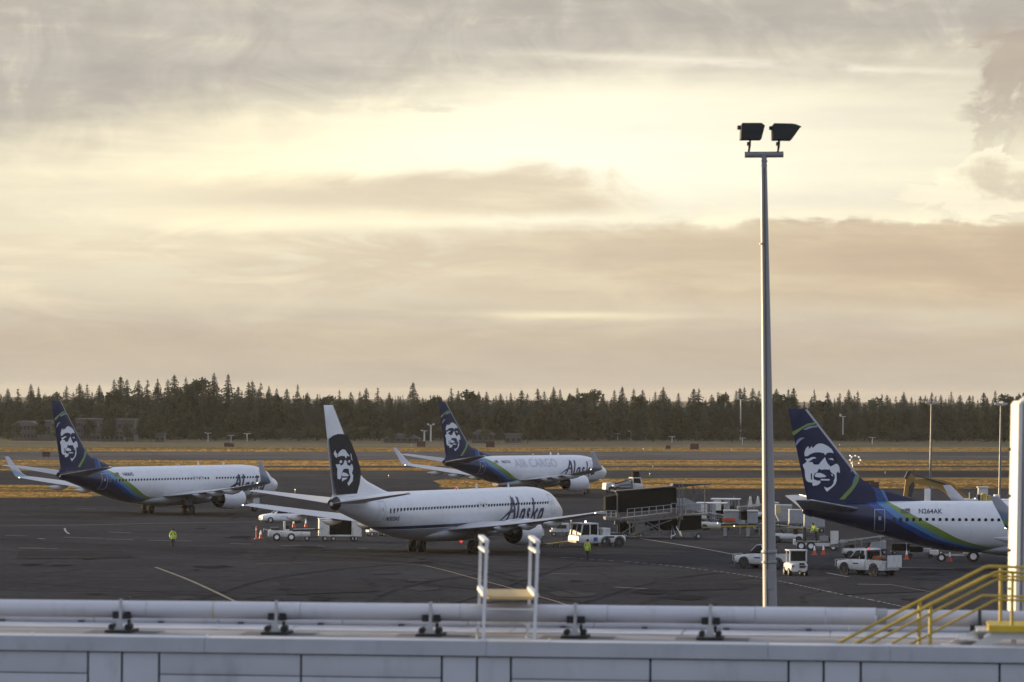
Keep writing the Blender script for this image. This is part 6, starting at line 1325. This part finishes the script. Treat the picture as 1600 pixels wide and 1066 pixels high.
# ------------------------------------------------------------------ people
def person(loc, rz, label, pose, skirt=False):
    t = thing('person', label, 'person', loc, rz)
    J = {'pel': (0, 0, .95), 'chest': (.03, 0, 1.25), 'neck': (.02, 0, 1.48), 'head': (.05, 0, 1.62), 'top': (.05, 0, 1.76), 'lk': (.06, .10, .52), 'la': (-.02, .11, .09), 'lt': (.14, .12, .04), 'rk': (.02, -.10, .52), 'ra': (-.04, -.11, .09), 'rt': (.12, -.12, .04), 'lh': (0, .09, .92), 'rh': (0, -.09, .92),
         'ls': (.0, .19, 1.42), 'le': (-.02, .25, 1.16), 'lw': (.10, .24, .94), 'lf': (.13, .23, .84), 'rs': (0, -.19, 1.42), 're': (-.02, -.25, 1.16), 'rw': (.10, -.24, .94), 'rf': (.13, -.23, .84)}
    J.update(pose)
    E = [('pel', 'chest'), ('chest', 'neck'), ('neck', 'head'), ('head', 'top'), ('pel', 'lh'), ('lh', 'lk'), ('lk', 'la'), ('la', 'lt'), ('pel', 'rh'), ('rh', 'rk'), ('rk', 'ra'), ('ra', 'rt'), ('neck', 'ls'), ('ls', 'le'), ('le', 'lw'), ('lw', 'lf'), ('neck', 'rs'), ('rs', 're'), ('re', 'rw'), ('rw', 'rf')]
    RD = {'pel': .125, 'chest': .135, 'neck': .065, 'head': .095, 'top': .07, 'lh': .10, 'rh': .10, 'lk': .075, 'rk': .075, 'la': .05, 'ra': .05, 'lt': .045, 'rt': .045, 'ls': .075, 'rs': .075, 'le': .055, 're': .055, 'lw': .042, 'rw': .042, 'lf': .035, 'rf': .035}
    ks = list(J); me = bpy.data.meshes.new('body'); me.from_pydata([J[k] for k in ks], [(ks.index(a), ks.index(b)) for a, b in E], [])
    o = bpy.data.objects.new('tmp_body', me); COL.objects.link(o); md = o.modifiers.new('s', 'SKIN'); o.modifiers.new('u', 'SUBSURF').levels = 2
    for i, k in enumerate(ks): me.skin_vertices[0].data[i].radius = (RD[k] * .98, RD[k] * (1.12 if k in ('pel', 'chest') else 1)); me.skin_vertices[0].data[i].use_root = (k == 'pel')
    dg = bpy.context.evaluated_depsgraph_get(); m2 = bpy.data.meshes.new_from_object(o.evaluated_get(dg)); bpy.data.objects.remove(o); m2.name = 'body'
    for mt in (M_cloth, M_skin, M_black): m2.materials.append(mt)
    hz = J['neck'][2] + .03
    for p_ in m2.polygons: p_.use_smooth = True; c_ = p_.center; p_.material_index = 1 if (c_.z > hz or any((Vector(J[k]) - c_).length < .075 for k in ('lf', 'rf', ))) else (2 if c_.z < .12 else 0)
    body = link('body', m2, t)
    # jacket: a looser shell over trunk and sleeves
    bm = bmesh.new(); bm.from_mesh(m2); wz = .86
    kill = [f_ for f_ in bm.faces if not (wz < f_.calc_center_median().z < J['neck'][2] + .02) or any((Vector(J[k]) - f_.calc_center_median()).length < .09 for k in ('lf', 'rf')) or (f_.calc_center_median().z < 1.0 and min((Vector(J[k]) - f_.calc_center_median()).length for k in ('lw', 'rw')) < .07 and False)]
    bmesh.ops.delete(bm, geom=kill, context='FACES')
    for v in bm.verts: v.co += v.normal * .012
    for f_ in bm.faces: f_.material_index = 0
    mj = bpy.data.meshes.new('jacket'); bm.to_mesh(mj); bm.free(); mj.materials.clear(); mj.materials.append(M_hivis); link('jacket', mj, t)
    h_ = Vector(J['head']); MB().lathe([(-.02, .112), (.05, .115), (.11, .09), (.15, .04), (.16, .001)], (h_.x - .01, h_.y, h_.z + .02), (0, 0, 1), 14).build('cap', M_cloth, t, 60)
    MB().box(h_.x + .085, h_.x + .125, -.014 + h_.y, .014 + h_.y, h_.z - .03, h_.z + .012, bev=.01).build('nose', M_skin, t)
    for s in (-1, 1): MB().lathe([(-.008, .002), (0, .014), (.008, .002)], (h_.x + .088, h_.y + s * .035, h_.z + .022), (1, 0, 0), 8).build('eye', M_black, t)
    for s, k in ((1, 'lf'), (-1, 'rf')):
        f0 = Vector(J[k])
        for i in range(4): MB().tube([f0 + Vector((.012 * i - .02, 0, -.02)), f0 + Vector((.012 * i - .015, 0, -.07)), f0 + Vector((.012 * i, -s * .012, -.10 + .008 * abs(i - 1.5)))], .008, 5).build('finger', M_skin, t, 60)
        MB().tube([f0 + Vector((.02, -s * .01, .0)), f0 + Vector((.045, -s * .02, -.045))], .009, 5).build('thumb', M_skin, t, 60)
    MB().lathe([(0, .175), (.05, .175)], (.02, 0, 1.1), (0, 0, 1), 16).build('reflective_band', M_white, t, 50)
    return t
person(G(270, 858), R(-90), 'person in yellow high visibility jacket walking alone at left', {'lk': (.14, .09, .54), 'la': (.10, .08, .10), 'lt': (.24, .08, .06), 'rk': (-.02, -.07, .52), 'ra': (-.22, -.06, .14), 'rt': (-.10, -.06, .05), 'rw': (.22, -.22, 1.02), 're': (.02, -.27, 1.18), 'rf': (.30, -.20, 1.0)})
person(G(917.5, 877), R(60), 'person in yellow high visibility jacket walking in front of the pushback tug', {'lk': (.10, .07, .54), 'la': (.05, .06, .10), 'lt': (.18, .06, .06), 'rk': (.0, -.07, .52), 'ra': (-.16, -.06, .12), 'rt': (-.04, -.06, .05)})
wl = G(1275, 860); person((wl.x + .05, wl.y, .80), R(200), 'person in full yellow work suit bending on the flat loader', {'chest': (.16, 0, 1.18), 'neck': (.28, 0, 1.36), 'head': (.38, 0, 1.44), 'top': (.44, 0, 1.56), 'ls': (.25, .19, 1.30), 'rs': (.25, -.19, 1.30), 'le': (.36, .23, 1.06), 'lw': (.48, .18, .90), 'lf': (.54, .16, .82), 're': (.36, -.23, 1.06), 'rw': (.48, -.18, .90), 'rf': (.54, -.16, .82), 'lk': (.08, .10, .50), 'rk': (.06, -.12, .50)})
# ------------------------------------------------------------------ evening air
hz = MB().box(-5500, 5500, -250, 11000, -1.5, 30).build('haze', []); stuff(hz)
hm = bpy.data.materials.new('haze_air'); hm.use_nodes = True; ht = hm.node_tree; ht.nodes.clear()
vo = ht.nodes.new('ShaderNodeVolumePrincipled'); vo.inputs['Color'].default_value = (.95, .88, .78, 1); vo.inputs['Density'].default_value = 0.00003; vo.inputs['Anisotropy'].default_value = 0.2
ot = ht.nodes.new('ShaderNodeOutputMaterial'); ht.links.new(vo.outputs[0], ot.inputs['Volume']); hz.data.materials.append(hm)
